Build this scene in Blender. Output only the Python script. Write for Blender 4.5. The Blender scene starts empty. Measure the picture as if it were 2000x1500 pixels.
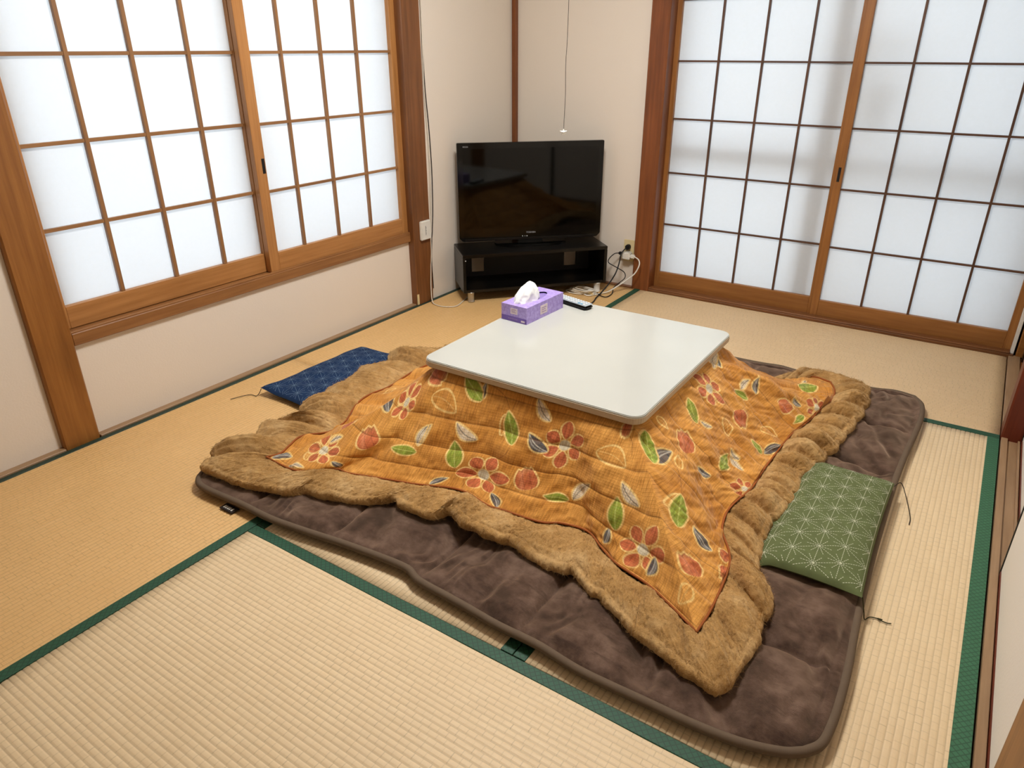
import bpy, bmesh, math, random
import numpy as np
from mathutils import Matrix, Vector

# ------------------------------------------------------------------ camera, sky, exposure
scene = bpy.context.scene
col = scene.collection
cam_d = bpy.data.cameras.new('camera')
cam_d.sensor_width = 36.0
cam_d.lens = 1390.776 / 2000.0 * 36.0
cam_d.clip_start = 0.02
cam = bpy.data.objects.new('camera', cam_d)
col.objects.link(cam)
cam.matrix_world = (Matrix.Translation((2.4190, -3.6316, 1.2389)) @ Matrix.Rotation(0.58628, 4, 'Z')
                    @ Matrix.Rotation(math.pi / 2 - 0.44088, 4, 'X') @ Matrix.Rotation(-0.0011, 4, 'Z'))
scene.camera = cam

world = bpy.data.worlds.new('overcast_sky')
scene.world = world
world.use_nodes = True
bg = world.node_tree.nodes['Background']
bg.inputs[0].default_value = (0.84, 0.93, 1.0, 1)
bg.inputs[1].default_value = 2.0

scene.view_settings.view_transform = 'Standard'
scene.view_settings.look = 'None'
scene.view_settings.exposure = 0.36
scene.view_settings.gamma = 1.0
scene.view_settings.use_curve_mapping = False
LAMP = 55.0
scene.cycles.use_light_tree = False
scene.cycles.max_bounces = 5
scene.cycles.diffuse_bounces = 3
scene.cycles.glossy_bounces = 2
scene.cycles.adaptive_threshold = 0.05
scene.cycles.caustics_reflective = False
scene.cycles.caustics_refractive = False

rng = random.Random(7)

# ------------------------------------------------------------------ helpers
def lin(c):
    o = []
    for v in c:
        v /= 255.0
        o.append(v / 12.92 if v <= 0.04045 else ((v + 0.055) / 1.055) ** 2.4)
    return tuple(o)

def tag(o, label=None, cat=None, group=None, kind=None):
    if label: o['label'] = label
    if cat: o['category'] = cat
    if group: o['group'] = group
    if kind: o['kind'] = kind
    return o

def empty(name, loc, parent=None):
    o = bpy.data.objects.new(name, None)
    o.empty_display_size = 0.05
    col.objects.link(o)
    o.location = loc
    if parent: attach(o, parent)
    return o

def world_loc(o):
    v = Vector(o.location)
    return v if o.parent is None else v  # parts keep world coordinates through the parent inverse

def attach(o, parent):
    o.parent = parent
    m = Matrix.Identity(4)
    p = parent
    chain = []
    while p is not None:
        chain.append(p); p = p.parent
    mw = Matrix.Identity(4)
    for q in reversed(chain):
        mw = mw @ (q.matrix_parent_inverse if q.parent else Matrix.Identity(4)) @ Matrix.LocRotScale(q.location, q.rotation_euler, q.scale)
    o.matrix_parent_inverse = mw.inverted()

def link(name, me, mat, parent=None, smooth=False):
    if mat is not None:
        me.materials.clear()
        me.materials.append(mat)
    if smooth:
        me.polygons.foreach_set('use_smooth', [True] * len(me.polygons))
    o = bpy.data.objects.new(name, me)
    col.objects.link(o)
    if parent is not None: attach(o, parent)
    return o

def bm_box(bm, x0, x1, y0, y1, z0, z1, bev=0.0, seg=1, rot=None):
    r = bmesh.ops.create_cube(bm, size=1.0)
    vs = r['verts']
    M = Matrix.Translation(((x0 + x1) / 2, (y0 + y1) / 2, (z0 + z1) / 2)) @ Matrix.Diagonal((abs(x1 - x0), abs(y1 - y0), abs(z1 - z0), 1))
    if rot is not None: M = rot @ M
    bmesh.ops.transform(bm, matrix=M, verts=vs)
    if bev > 0:
        es = list({e for v in vs for e in v.link_edges})
        bmesh.ops.bevel(bm, geom=es, offset=bev, segments=seg, affect='EDGES', clamp_overlap=True)

def finish(name, bm, mat, parent=None, smooth=False):
    me = bpy.data.meshes.new(name)
    bmesh.ops.recalc_face_normals(bm, faces=bm.faces)
    bm.to_mesh(me); bm.free()
    return link(name, me, mat, parent, smooth)

def box(name, x0, x1, y0, y1, z0, z1, mat, parent=None, bev=0.0, seg=1, rot=None):
    bm = bmesh.new()
    bm_box(bm, x0, x1, y0, y1, z0, z1, bev, seg, rot)
    return finish(name, bm, mat, parent)

def boxes(name, lst, mat, parent=None, bev=0.0):
    bm = bmesh.new()
    for b in lst: bm_box(bm, *b, bev)
    return finish(name, bm, mat, parent)

def crom(pts, n):
    """smooth curve through pts, n samples evenly spaced"""
    P = np.array(pts, float)
    if len(P) == 2:
        t = np.linspace(0, 1, n)[:, None]
        return P[0] * (1 - t) + P[1] * t
    Q = np.vstack([2 * P[0] - P[1], P, 2 * P[-1] - P[-2]])
    out = []
    t = np.linspace(0, 1, 24, endpoint=False)[:, None]
    for i in range(1, len(Q) - 2):
        p0, p1, p2, p3 = Q[i - 1], Q[i], Q[i + 1], Q[i + 2]
        out.append(0.5 * (2 * p1 + (p2 - p0) * t + (2 * p0 - 5 * p1 + 4 * p2 - p3) * t ** 2 + (3 * p1 - p0 - 3 * p2 + p3) * t ** 3))
    out.append(P[-1:])
    C = np.vstack(out)
    d = np.concatenate([[0], np.cumsum(np.linalg.norm(np.diff(C, axis=0), axis=1))])
    s = np.linspace(0, d[-1], n)
    return np.stack([np.interp(s, d, C[:, k]) for k in range(C.shape[1])], 1)

def grid_mesh(name, P, closed_u=False, closed_v=False, uv=None, colors=None, flip=False):
    """P (nu, nv, 3) -> mesh of quads"""
    nu, nv = P.shape[:2]
    me = bpy.data.meshes.new(name)
    iu = np.arange(nu if closed_u else nu - 1); iv = np.arange(nv if closed_v else nv - 1)
    U, V = np.meshgrid(iu, iv, indexing='ij')
    U1 = (U + 1) % nu; V1 = (V + 1) % nv
    q = np.stack([U * nv + V, U1 * nv + V, U1 * nv + V1, U * nv + V1], -1).reshape(-1, 4)
    if flip: q = q[:, ::-1]
    me.vertices.add(nu * nv)
    me.vertices.foreach_set('co', P.reshape(-1).astype(np.float32))
    me.loops.add(q.size)
    me.loops.foreach_set('vertex_index', q.reshape(-1).astype(np.int32))
    me.polygons.add(len(q))
    me.polygons.foreach_set('loop_start', np.arange(0, q.size, 4, dtype=np.int32))
    me.polygons.foreach_set('use_smooth', np.ones(len(q), dtype=bool))
    if uv is not None:
        l = me.uv_layers.new(name='cloth')
        l.data.foreach_set('uv', uv.reshape(-1, 2)[q.reshape(-1)].reshape(-1).astype(np.float32))
    me.update(calc_edges=True)
    if colors is not None:
        c = me.color_attributes.new('dye', 'FLOAT_COLOR', 'POINT')
        c.data.foreach_set('color', colors.reshape(-1).astype(np.float32))
    me.validate()
    return me

def tube(name, pts, r, mat, parent=None, n=60, m=8, smooth_path=True, closed=False):
    C = crom(pts, n) if smooth_path else np.array(pts, float)
    n = len(C)
    if closed:
        T = np.roll(C, -1, 0) - np.roll(C, 1, 0)
    else:
        T = np.gradient(C, axis=0)
    T /= np.linalg.norm(T, axis=1)[:, None] + 1e-9
    ref = np.array([0.0, 0.0, 1.0])
    N = np.cross(T, ref)
    bad = np.linalg.norm(N, axis=1) < 0.15
    N[bad] = np.cross(T[bad], np.array([1.0, 0.2, 0]))
    for i in range(1, n):
        if np.dot(N[i], N[i - 1]) < 0: N[i] = -N[i]
    N /= np.linalg.norm(N, axis=1)[:, None]
    B = np.cross(T, N)
    rr = np.broadcast_to(np.asarray(r, float), (n,))
    a = np.linspace(0, 2 * np.pi, m, endpoint=False)
    P = C[:, None, :] + rr[:, None, None] * (np.cos(a)[None, :, None] * N[:, None, :] + np.sin(a)[None, :, None] * B[:, None, :])
    me = grid_mesh(name, P, closed_u=closed, closed_v=True)
    if not closed:
        bm = bmesh.new(); bm.from_mesh(me)
        bm.verts.ensure_lookup_table()
        try:
            bm.faces.new([bm.verts[i] for i in range(m)][::-1])
            bm.faces.new([bm.verts[(n - 1) * m + i] for i in range(m)])
        except ValueError:
            pass
        bm.to_mesh(me); bm.free()
    return link(name, me, mat, parent)

def lathe(name, prof, c, mat, parent=None, m=28):
    a = np.linspace(0, 2 * np.pi, m, endpoint=False)
    pr = np.array(prof, float)
    P = np.stack([c[0] + pr[None, :, 0] * np.cos(a)[:, None], c[1] + pr[None, :, 0] * np.sin(a)[:, None],
                  c[2] + np.repeat(pr[None, :, 1], m, 0)], -1)
    return link(name, grid_mesh(name, P, closed_u=True), mat, parent)

def prism(name, poly, z0, z1, mat, parent=None, bev=0.0, seg=1):
    bm = bmesh.new()
    vs = [bm.verts.new((x, y, z0)) for x, y in poly]
    f = bm.faces.new(vs)
    r = bmesh.ops.extrude_face_region(bm, geom=[f])
    up = [v for v in r['geom'] if isinstance(v, bmesh.types.BMVert)]
    bmesh.ops.translate(bm, vec=(0, 0, z1 - z0), verts=up)
    if bev > 0:
        bmesh.ops.bevel(bm, geom=list(bm.edges), offset=bev, segments=seg, affect='EDGES', clamp_overlap=True)
    return finish(name, bm, mat, parent)

def vnoise(x, y, seed=0):
    x = np.asarray(x, float); y = np.asarray(y, float)
    xi = np.floor(x); yi = np.floor(y)
    fx = x - xi; fy = y - yi
    fx = fx * fx * (3 - 2 * fx); fy = fy * fy * (3 - 2 * fy)
    def h(a, b):
        v = np.sin(a * 127.1 + b * 311.7 + seed * 74.7) * 43758.5453
        return v - np.floor(v)
    return ((h(xi, yi) * (1 - fx) + h(xi + 1, yi) * fx) * (1 - fy) + (h(xi, yi + 1) * (1 - fx) + h(xi + 1, yi + 1) * fx) * fy) * 2 - 1

def fbm(x, y, seed=0, o=3):
    r = 0; a = 1.0
    for i in range(o):
        r = r + a * vnoise(x * 2 ** i, y * 2 ** i, seed + i * 13); a *= 0.5
    return r

def smooth(e0, e1, x):
    t = np.clip((x - e0) / (e1 - e0), 0, 1)
    return t * t * (3 - 2 * t)

# ------------------------------------------------------------------ materials
class NT:
    def __init__(self, name):
        self.m = bpy.data.materials.new(name); self.m.use_nodes = True
        self.t = self.m.node_tree; self.n = self.t.nodes
        self.b = self.n['Principled BSDF']
        self.co = None
    def node(self, kind, **kw):
        n = self.n.new(kind)
        for k, v in kw.items():
            if hasattr(n, k): setattr(n, k, v)
            else: n.inputs[k.replace('_', ' ')].default_value = v
        return n
    def l(self, a, b): self.t.links.new(a, b)
    def coord(self, scale=(1, 1, 1), rot=(0, 0, 0), kind='Object', uv=None):
        tc = self.node('ShaderNodeTexCoord')
        mp = self.node('ShaderNodeMapping')
        mp.inputs['Scale'].default_value = scale; mp.inputs['Rotation'].default_value = rot
        self.l(tc.outputs[kind], mp.inputs[0])
        return mp.outputs[0]
    def noise(self, vec, scale, detail=3, rough=0.5):
        n = self.node('ShaderNodeTexNoise')
        n.inputs['Scale'].default_value = scale; n.inputs['Detail'].default_value = detail; n.inputs['Roughness'].default_value = rough
        if vec is not None: self.l(vec, n.inputs['Vector'])
        return n.outputs['Fac']
    def ramp(self, fac, stops):
        r = self.node('ShaderNodeValToRGB')
        e = r.color_ramp.elements
        while len(e) < len(stops): e.new(0.5)
        for i, (p, c) in enumerate(stops):
            e[i].position = p; e[i].color = tuple(c) + (1,)
        self.l(fac, r.inputs[0])
        return r.outputs[0]
    def mix(self, fac, a, b, mode='MIX'):
        m = self.node('ShaderNodeMix', data_type='RGBA', blend_type=mode)
        for s, v in ((0, fac), (6, a), (7, b)):
            if hasattr(v, 'is_output') or hasattr(v, 'links'): self.l(v, m.inputs[s])
            else: m.inputs[s].default_value = v if s == 0 else tuple(v) + (1,)
        return m.outputs[2]
    def math(self, op, a, b=None):
        m = self.node('ShaderNodeMath', operation=op)
        for i, v in enumerate((a, b)):
            if v is None: continue
            if hasattr(v, 'links'): self.l(v, m.inputs[i])
            else: m.inputs[i].default_value = v
        return m.outputs[0]
    def bump(self, h, strength=0.3, dist=0.002):
        b = self.node('ShaderNodeBump')
        b.inputs['Strength'].default_value = strength; b.inputs['Distance'].default_value = dist
        self.l(h, b.inputs['Height']); self.l(b.outputs[0], self.b.inputs['Normal'])
    def color(self, c):
        if hasattr(c, 'links'): self.l(c, self.b.inputs['Base Color'])
        else: self.b.inputs['Base Color'].default_value = tuple(c) + (1,)
    def set(self, **kw):
        for k, v in kw.items(): self.b.inputs[k.replace('_', ' ')].default_value = v
        return self

def plain(name, c, rough=0.5, spec=0.5, metal=0.0, var=0.04):
    t = NT(name)
    c = lin(c)
    n = t.noise(t.coord(), 40, 2)
    t.color(t.ramp(n, [(0.3, tuple(v * (1 - var) for v in c)), (0.7, tuple(min(1, v * (1 + var)) for v in c))]))
    t.set(Roughness=rough, Metallic=metal); t.b.inputs['Specular IOR Level'].default_value = spec
    return t.m

def wood(name, c0, c1, axis, rough=0.42, knots=0.5):
    t = NT(name)
    s = {'x': (1.2, 26, 26), 'y': (26, 1.2, 26), 'z': (26, 26, 1.2)}[axis]
    s2 = {'x': (1.5, 6, 6), 'y': (6, 1.5, 6), 'z': (6, 6, 1.5)}[axis]
    g = t.noise(t.coord(s), 2.4, 5, 0.62)
    big = t.noise(t.coord(s2), 1.6, 3, 0.55)
    c = t.ramp(g, [(0.28, lin(c0)), (0.72, lin(c1))])
    dark = tuple(v * 0.45 for v in lin(c0))
    f = t.ramp(big, [(0.30, (1, 1, 1)), (0.52, (0, 0, 0))])
    c = t.mix(t.math('MULTIPLY', f, knots), c, dark)
    t.color(c); t.set(Roughness=rough)
    t.bump(g, 0.12, 0.002)
    return t.m

MAT = {}
def wood3(key, c0, c1, **kw):
    for a in 'xyz': MAT[key + '_' + a] = wood(key + '_' + a, c0, c1, a, **kw)
wood3('pillar', (130, 80, 32), (162, 108, 50), knots=0.35)
wood3('pillar_dark', (108, 66, 34), (138, 88, 48), knots=0.4)
wood3('pillar_red', (108, 58, 26), (140, 80, 38), knots=0.4)
wood3('maroon', (88, 30, 12), (112, 44, 20), knots=0.3)
wood3('rail', (158, 106, 56), (188, 134, 78), knots=0.15)
wood3('rail_door', (138, 88, 42), (166, 112, 58), knots=0.2)
wood3('sill', (128, 84, 46), (160, 112, 66), knots=0.25)
wood3('lattice', (128, 88, 52), (162, 118, 74), knots=0.1)
wood3('lattice_door', (74, 50, 38), (104, 72, 52), knots=0.1)
wood3('pale', (146, 114, 82), (172, 140, 106), knots=0.15)
wood3('floorboard', (150, 84, 36), (184, 118, 60), knots=0.3)

def wall_mat(name, c):
    t = NT(name)
    n = t.noise(t.coord((1, 1, 1)), 160, 3, 0.6)
    w = t.noise(t.coord((1, 1, 1)), 1.4, 3)
    c = lin(c)
    t.color(t.mix(t.math('MULTIPLY', w, 0.35), c, tuple(v * 0.93 for v in c)))
    t.set(Roughness=0.85); t.b.inputs['Specular IOR Level'].default_value = 0.2
    t.bump(n, 0.25, 0.0015)
    return t.m
MAT['wall'] = wall_mat('wallpaper', (232, 222, 209))
MAT['ceiling'] = wall_mat('ceiling_board', (214, 196, 168))
MAT['fusuma'] = wall_mat('fusuma_paper', (238, 231, 220))

def paper_mat():
    t = NT('shoji_paper')
    n = t.noise(t.coord((1, 1, 1)), 60, 4, 0.7)
    c = t.ramp(n, [(0.3, (0.845, 0.865, 0.88)), (0.7, (0.86, 0.88, 0.90))])
    d = t.node('ShaderNodeBsdfDiffuse'); tr = t.node('ShaderNodeBsdfTranslucent'); mx = t.node('ShaderNodeMixShader')
    t.l(c, d.inputs[0]); t.l(c, tr.inputs[0])
    mx.inputs[0].default_value = 0.55
    t.l(d.outputs[0], mx.inputs[1]); t.l(tr.outputs[0], mx.inputs[2])
    t.l(mx.outputs[0], t.n['Material Output'].inputs[0])
    return t.m
MAT['paper'] = paper_mat()

def tatami_mat_material(axis, tint, seed, off=0.0):
    """woven rush: ribs are geometry; here fine rush grain across the ribs and uneven bleaching"""
    t = NT('rush_weave_' + axis + str(seed))
    c0, c1 = tint
    rib = (0.88 - 0.0024) / 60
    sc = (1, 1, 1)
    rot = (0, 0, 0) if axis == 'x' else (0, 0, math.pi / 2)
    v = t.coord(sc, rot)
    sep = t.node('ShaderNodeSeparateXYZ'); t.l(v, sep.inputs[0])
    rowv = t.math('DIVIDE', t.math('SUBTRACT', sep.outputs[1], off), rib)
    row = t.math('FLOOR', rowv)
    fr = t.math('SUBTRACT', rowv, row)
    edge = t.math('ABSOLUTE', t.math('SUBTRACT', fr, 0.5))            # 0.5 at the warp line in the rib valley
    cmb = t.node('ShaderNodeCombineXYZ')
    t.l(t.math('MULTIPLY', sep.outputs[0], 75.0), cmb.inputs[0]); t.l(t.math('MULTIPLY', row, 7.31), cmb.inputs[1])
    dash = t.noise(cmb.outputs[0], 1.0, 2, 0.5)
    cmb2 = t.node('ShaderNodeCombineXYZ')
    t.l(t.math('MULTIPLY', sep.outputs[0], 14.0), cmb2.inputs[0]); t.l(t.math('MULTIPLY', row, 3.77), cmb2.inputs[1])
    seg = t.noise(cmb2.outputs[0], 1.0, 2, 0.5)
    fine = t.noise(t.coord((520, 40, 1) if axis == 'x' else (40, 520, 1)), 1.0, 3, 0.6)
    big = t.noise(t.coord((2.2, 2.2, 1)), 1.5, 4, 0.6)
    c = t.mix(seg, lin(c0), lin(c1))
    wn = t.node('ShaderNodeTexWhiteNoise', noise_dimensions='1D'); t.l(row, wn.inputs['W'])
    xx = t.math('ADD', t.math('DIVIDE', sep.outputs[0], 0.0215), wn.outputs['Value'])
    e2 = t.math('ABSOLUTE', t.math('SUBTRACT', t.math('FRACT', xx), 0.5))
    cross = t.math('MULTIPLY', t.ramp(e2, [(0.43, (0, 0, 0)), (0.49, (1, 1, 1))]), t.ramp(dash, [(0.35, (0.06, 0.06, 0.06)), (0.72, (0.75, 0.75, 0.75))]))
    dk = tuple(a * 0.50 for a in lin(c0))
    c = t.mix(cross, c, dk)
    c = t.mix(t.ramp(edge, [(0.36, (0, 0, 0)), (0.49, (0.55, 0.55, 0.55))]), c, dk)  # warp lines, darkened to paint in the shade of the rib valleys
    c = t.mix(t.math('MULTIPLY', fine, 0.30), c, tuple(a * 0.84 for a in lin(c0)))
    c = t.mix(t.ramp(big, [(0.35, (0, 0, 0)), (0.75, (0.35, 0.35, 0.35))]), c, tuple(a * 0.88 for a in lin(c0)))
    t.color(c)
    t.set(Roughness=0.5)
    t.b.inputs['Specular IOR Level'].default_value = 0.45
    t.bump(fine, 0.35, 0.0012)
    return t.m

def heri_mat(name, c, axis):
    t = NT(name)
    c = lin(c)
    v = t.coord((1, 1, 1), (0, 0, math.pi / 4))
    ck = t.node('ShaderNodeTexBrick'); t.l(v, ck.inputs['Vector'])
    ck.offset = 0.0
    ck.inputs['Scale'].default_value = 1
    ck.inputs['Brick Width'].default_value = 0.011; ck.inputs['Row Height'].default_value = 0.011
    ck.inputs['Mortar Size'].default_value = 0.0011
    ck.inputs['Color1'].default_value = tuple(c) + (1,)
    ck.inputs['Color2'].default_value = tuple(a * 1.15 for a in c) + (1,)
    ck.inputs['Mortar'].default_value = tuple(a * 0.6 for a in c) + (1,)
    t.color(ck.outputs['Color'])
    t.set(Roughness=0.6)
    n = t.noise(t.coord((1, 1, 1)), 900, 2)
    t.bump(n, 0.2, 0.0006)
    return t.m
MAT['heri'] = heri_mat('border_cloth', (28, 78, 54), 'x')
MAT['heri_dark'] = heri_mat('border_cloth_dark', (34, 58, 46), 'x')
MAT['heri_light'] = heri_mat('border_cloth_pale', (52, 104, 74), 'x')  # paler green for the band at the right hand track

MAT['black_gloss'] = plain('black_gloss_plastic', (6, 6, 5), 0.10, 0.35)
MAT['screen'] = plain('screen_glass', (4, 4, 3), 0.05, 0.30)
MAT['black_satin'] = plain('black_satin_board', (9, 8, 7), 0.28, 0.4)
MAT['black_matte'] = plain('black_rubber', (14, 13, 13), 0.55, 0.4)
MAT['grey_text'] = plain('silver_print', (170, 172, 175), 0.35, 0.5)
MAT['white_plastic'] = plain('white_plastic', (232, 230, 222), 0.35, 0.5)
MAT['off_white_cord'] = plain('off_white_vinyl', (222, 214, 198), 0.4, 0.5)
MAT['cream_plastic'] = plain('cream_plastic', (226, 208, 160), 0.4, 0.5)
MAT['steel'] = plain('brushed_steel', (190, 186, 176), 0.3, 0.5, 0.9)
MAT['alu'] = plain('window_aluminium', (70, 70, 72), 0.5, 0.4)
MAT['thread_dark'] = plain('dark_thread', (52, 44, 36), 0.8, 0.2)
MAT['thread_green'] = plain('olive_thread', (58, 58, 34), 0.8, 0.2)
MAT['iron'] = plain('black_iron', (22, 20, 20), 0.4, 0.5)
MAT['led'] = plain('pale_print', (215, 218, 220), 0.4, 0.5)
MAT['concrete'] = plain('outdoor_concrete', (222, 221, 218), 0.9, 0.2)

def emis(name, c, s):
    t = NT(name)
    t.color(c); t.b.inputs['Emission Color'].default_value = tuple(c) + (1,); t.b.inputs['Emission Strength'].default_value = s
    return t.m

# ------------------------------------------------------------------ room shell
W = 0.88
WXL = -0.03      # wall face, left
WYB = 0.03       # wall face, back
H = 2.28
YF = -5.6        # far end of the adjoining room behind the camera
XR = 3.3

floor = box('floor', -0.16, XR + 0.15, YF - 0.15, 0.9, -0.14, -0.056, MAT['concrete'])
tag(floor, 'subfloor under six woven tatami mats', kind='structure')
ceil = box('ceiling', -0.16, XR + 0.15, YF - 0.15, 0.16, H, H + 0.1, MAT['ceiling'])
tag(ceil, 'board ceiling above the tatami room', kind='structure')

def tatami(x0, x1, y0, y1, axis, label, tint, seed, sides=(0.032, 0.032), light=()):
    g = 0.0012
    x0 += g; x1 -= g; y0 += g; y1 -= g
    nrib = 60; per = 6
    n = nrib * per + 1
    u = np.linspace(0, 1, n)
    ph = (u * nrib) % 1.0
    zz = -0.0014 + 0.0014 * np.sqrt(np.clip(1 - (2 * ph - 1) ** 4, 0, 1))
    m = 40
    vv = np.linspace(0, 1, m)
    if axis == 'x':
        Y = y0 + (y1 - y0) * u; X = x0 + (x1 - x0) * vv
        P = np.stack(np.broadcast_arrays(X[:, None], Y[None, :], zz[None, :]), -1).copy()
    else:
        X = x0 + (x1 - x0) * u; Y = y0 + (y1 - y0) * vv
        P = np.stack(np.broadcast_arrays(X[:, None], Y[None, :], zz[:, None]), -1).copy()
    P[..., 2] += 0.0007 * vnoise(P[..., 0] * 9, P[..., 1] * 9, seed)
    # skirts at the rim
    top = P
    e = lambda A: A.copy()
    a, b = e(top[:1]), e(top[-1:]); a[..., 2] = -0.05; b[..., 2] = -0.05
    P = np.concatenate([a, top, b], 0)
    a, b = e(P[:, :1]), e(P[:, -1:]); a[..., 2] = -0.05; b[..., 2] = -0.05
    P = np.concatenate([a, P, b], 1)
    me = grid_mesh('tatami_mat', P)
    o = link('tatami_mat', me, tatami_mat_material(axis, tint, seed, y0 if axis == 'x' else x0), floor)
    me.polygons.foreach_set('use_smooth', [False] * len(me.polygons)) if False else None
    o['label'] = label
    for k, hw in enumerate(sides):
        if not hw: continue
        mat = MAT['heri_light'] if k in light else MAT['heri_dark'] if hw < 0.025 else MAT['heri']
        if axis == 'x':
            r = (x0, x1, y0, y0 + hw) if k == 0 else (x0, x1, y1 - hw, y1)
        else:
            r = (x0, x0 + hw, y0, y1) if k == 0 else (x1 - hw, x1, y0, y1)
        box('border_band', r[0], r[1], r[2], r[3], -0.02, 0.0016, mat, o, 0.001)
    return o
T_A = ((224, 180, 118), (238, 197, 137))
T_B = ((226, 199, 157), (240, 217, 178))
T_C = ((220, 188, 144), (234, 206, 163))
tatami(0, W, -2 * W, 0, 'y', 'tatami mat along the window wall by the television', T_A, 1, (0.023, 0.032))
tatami(0, W, -4 * W, -2 * W, 'y', 'darker tan tatami mat under the left end of the window', T_A, 2, (0.023, 0.032))
tatami(W, 3 * W, -W, 0, 'x', 'tatami mat lying along the sliding paper doors', T_C, 3, (0.030, 0))
tatami(W, 2 * W, -3 * W, -W, 'y', 'tatami mat mostly hidden under the brown floor futon', T_B, 4)
tatami(2 * W, 3 * W, -3 * W, -W, 'y', 'tatami mat along the right hand sliding door track', T_B, 5, (0.032, 0.036), (1,))
tatami(W, 3 * W, -4 * W, -3 * W, 'x', 'pale tatami mat in the foreground', T_B, 6)
box('floor_board', 0, 3 * W, YF, -4 * W - 0.06, -0.05, -0.002, MAT['floorboard_x'], floor)
box('threshold_board', 0, 3 * W, -4 * W - 0.058, -4 * W - 0.002, -0.05, 0.004, MAT['sill_x'], floor, 0.002)

# left wall with the window opening: y -2.61..-0.905, z 0.335..1.80
Y0, Y1, Z0, Z1 = -2.605, -0.905, 0.345, 1.80
wl = boxes('wall_left', [(-0.15, WXL, YF - 0.15, -2.66, -0.06, H), (-0.15, WXL, Y0, Y1, -0.06, Z0),
                         (-0.15, WXL, Y0, Y1, Z1, H), (-0.15, 0.0, -0.80, 0.15, -0.06, H)], MAT['wall'])
tag(wl, 'beige wallpapered wall with the wide paper window', kind='structure')
wb = boxes('wall_back', [(-0.15, 0.915, WYB, 0.15, -0.06, H), (0.915, 2.66, WYB + 0.01, 0.15, 1.80, H), (2.70, XR + 0.15, WYB + 0.04, 0.15, -0.06, H)], MAT['wall'])
tag(wb, 'beige wallpapered wall beside the sliding paper doors', kind='structure')
wr = boxes('wall_right', [(2.735, 2.85, YF - 0.15, -2.60, -0.06, H), (2.735, 2.85, -2.60, -0.78, 1.80, H), (2.80, 2.85, -2.60, -0.78, -0.06, 1.80), (XR, XR + 0.15, -0.90, 0.15, -0.06, H),
                          (2.735, XR + 0.15, -0.90, -0.78, -0.06, H)], MAT['wall'])
tag(wr, 'pale wall holding the sliding panels on the right', kind='structure')
wf = box('wall_front', -0.15, XR, YF - 0.15, YF, -0.06, H, MAT['wall'])
tag(wf, 'wall of the adjoining room behind the viewer', kind='structure')

# pillars and beams
def trim(n, b, mat, label, bev=0.004):
    o = box('trim_%d' % n, *b, mat, None, bev)
    return tag(o, label, kind='structure')
trim(1, (-0.14, -0.008, -2.725, -2.605, -0.05, H), MAT['pillar_z'], 'thick orange brown wooden pillar left of the window', 0.005)
trim(2, (-0.14, 0.010, -0.905, -0.775, -0.05, H), MAT['pillar_dark_z'], 'brown wooden pillar between window and television corner')
trim(3, (0.004, 0.030, 0.006, WYB + 0.002, -0.02, H), MAT['pillar_red_z'], 'thin brown wooden strip in the room corner', 0.002)
trim(4, (0.825, 0.925, -0.002, 0.15, -0.05, H), MAT['pillar_red_z'], 'reddish brown wooden pillar left of the sliding doors')
trim(5, (-0.13, 0.0, Y0, Y1, Z1 - 0.02, Z1 + 0.06), MAT['pillar_dark_y'], 'lintel beam above the window')
trim(6, (0.925, 2.66, 0.0, 0.14, 1.78, 1.86), MAT['pillar_red_x'], 'lintel beam above the sliding doors')
trim(7, (2.641, 2.735, -0.872, -0.765, -0.05, H), MAT['maroon_z'], 'dark reddish wooden pillar standing on the right hand sill', 0.006)
trim(8, (2.655, 2.735, -2.63, -2.468, -0.05, H), MAT['pillar_z'], 'golden brown wooden pillar at the near end of the right hand panel')
trim(9, (2.646, 2.660, 0.02, 0.10, 0.0, 1.8), MAT['white_plastic'], 'thin white strip at the edge of the sliding doors', 0.001)
trim(10, (2.668, 2.78, 0.01, 0.10, 0.0, H), MAT['pillar_x'], 'brown wooden jamb at the far right corner')

bl = box('baseboard_left', WXL - 0.002, -0.001, -3.52, -2.725, -0.05, 0.006, MAT['pale_y'], None, 0.001)
tag(bl, 'thin wooden strip between left wall and tatami', kind='structure')
box('strip', WXL - 0.002, -0.001, -2.605, -0.905, -0.05, 0.006, MAT['pale_y'], bl, 0.001)
bb = box('baseboard_back', 0.03, 0.825, 0.0, WYB + 0.002, -0.05, 0.005, MAT['pillar_dark_x'], None, 0.001)
tag(bb, 'thin wooden strip between back wall and tatami', kind='structure')

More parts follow.
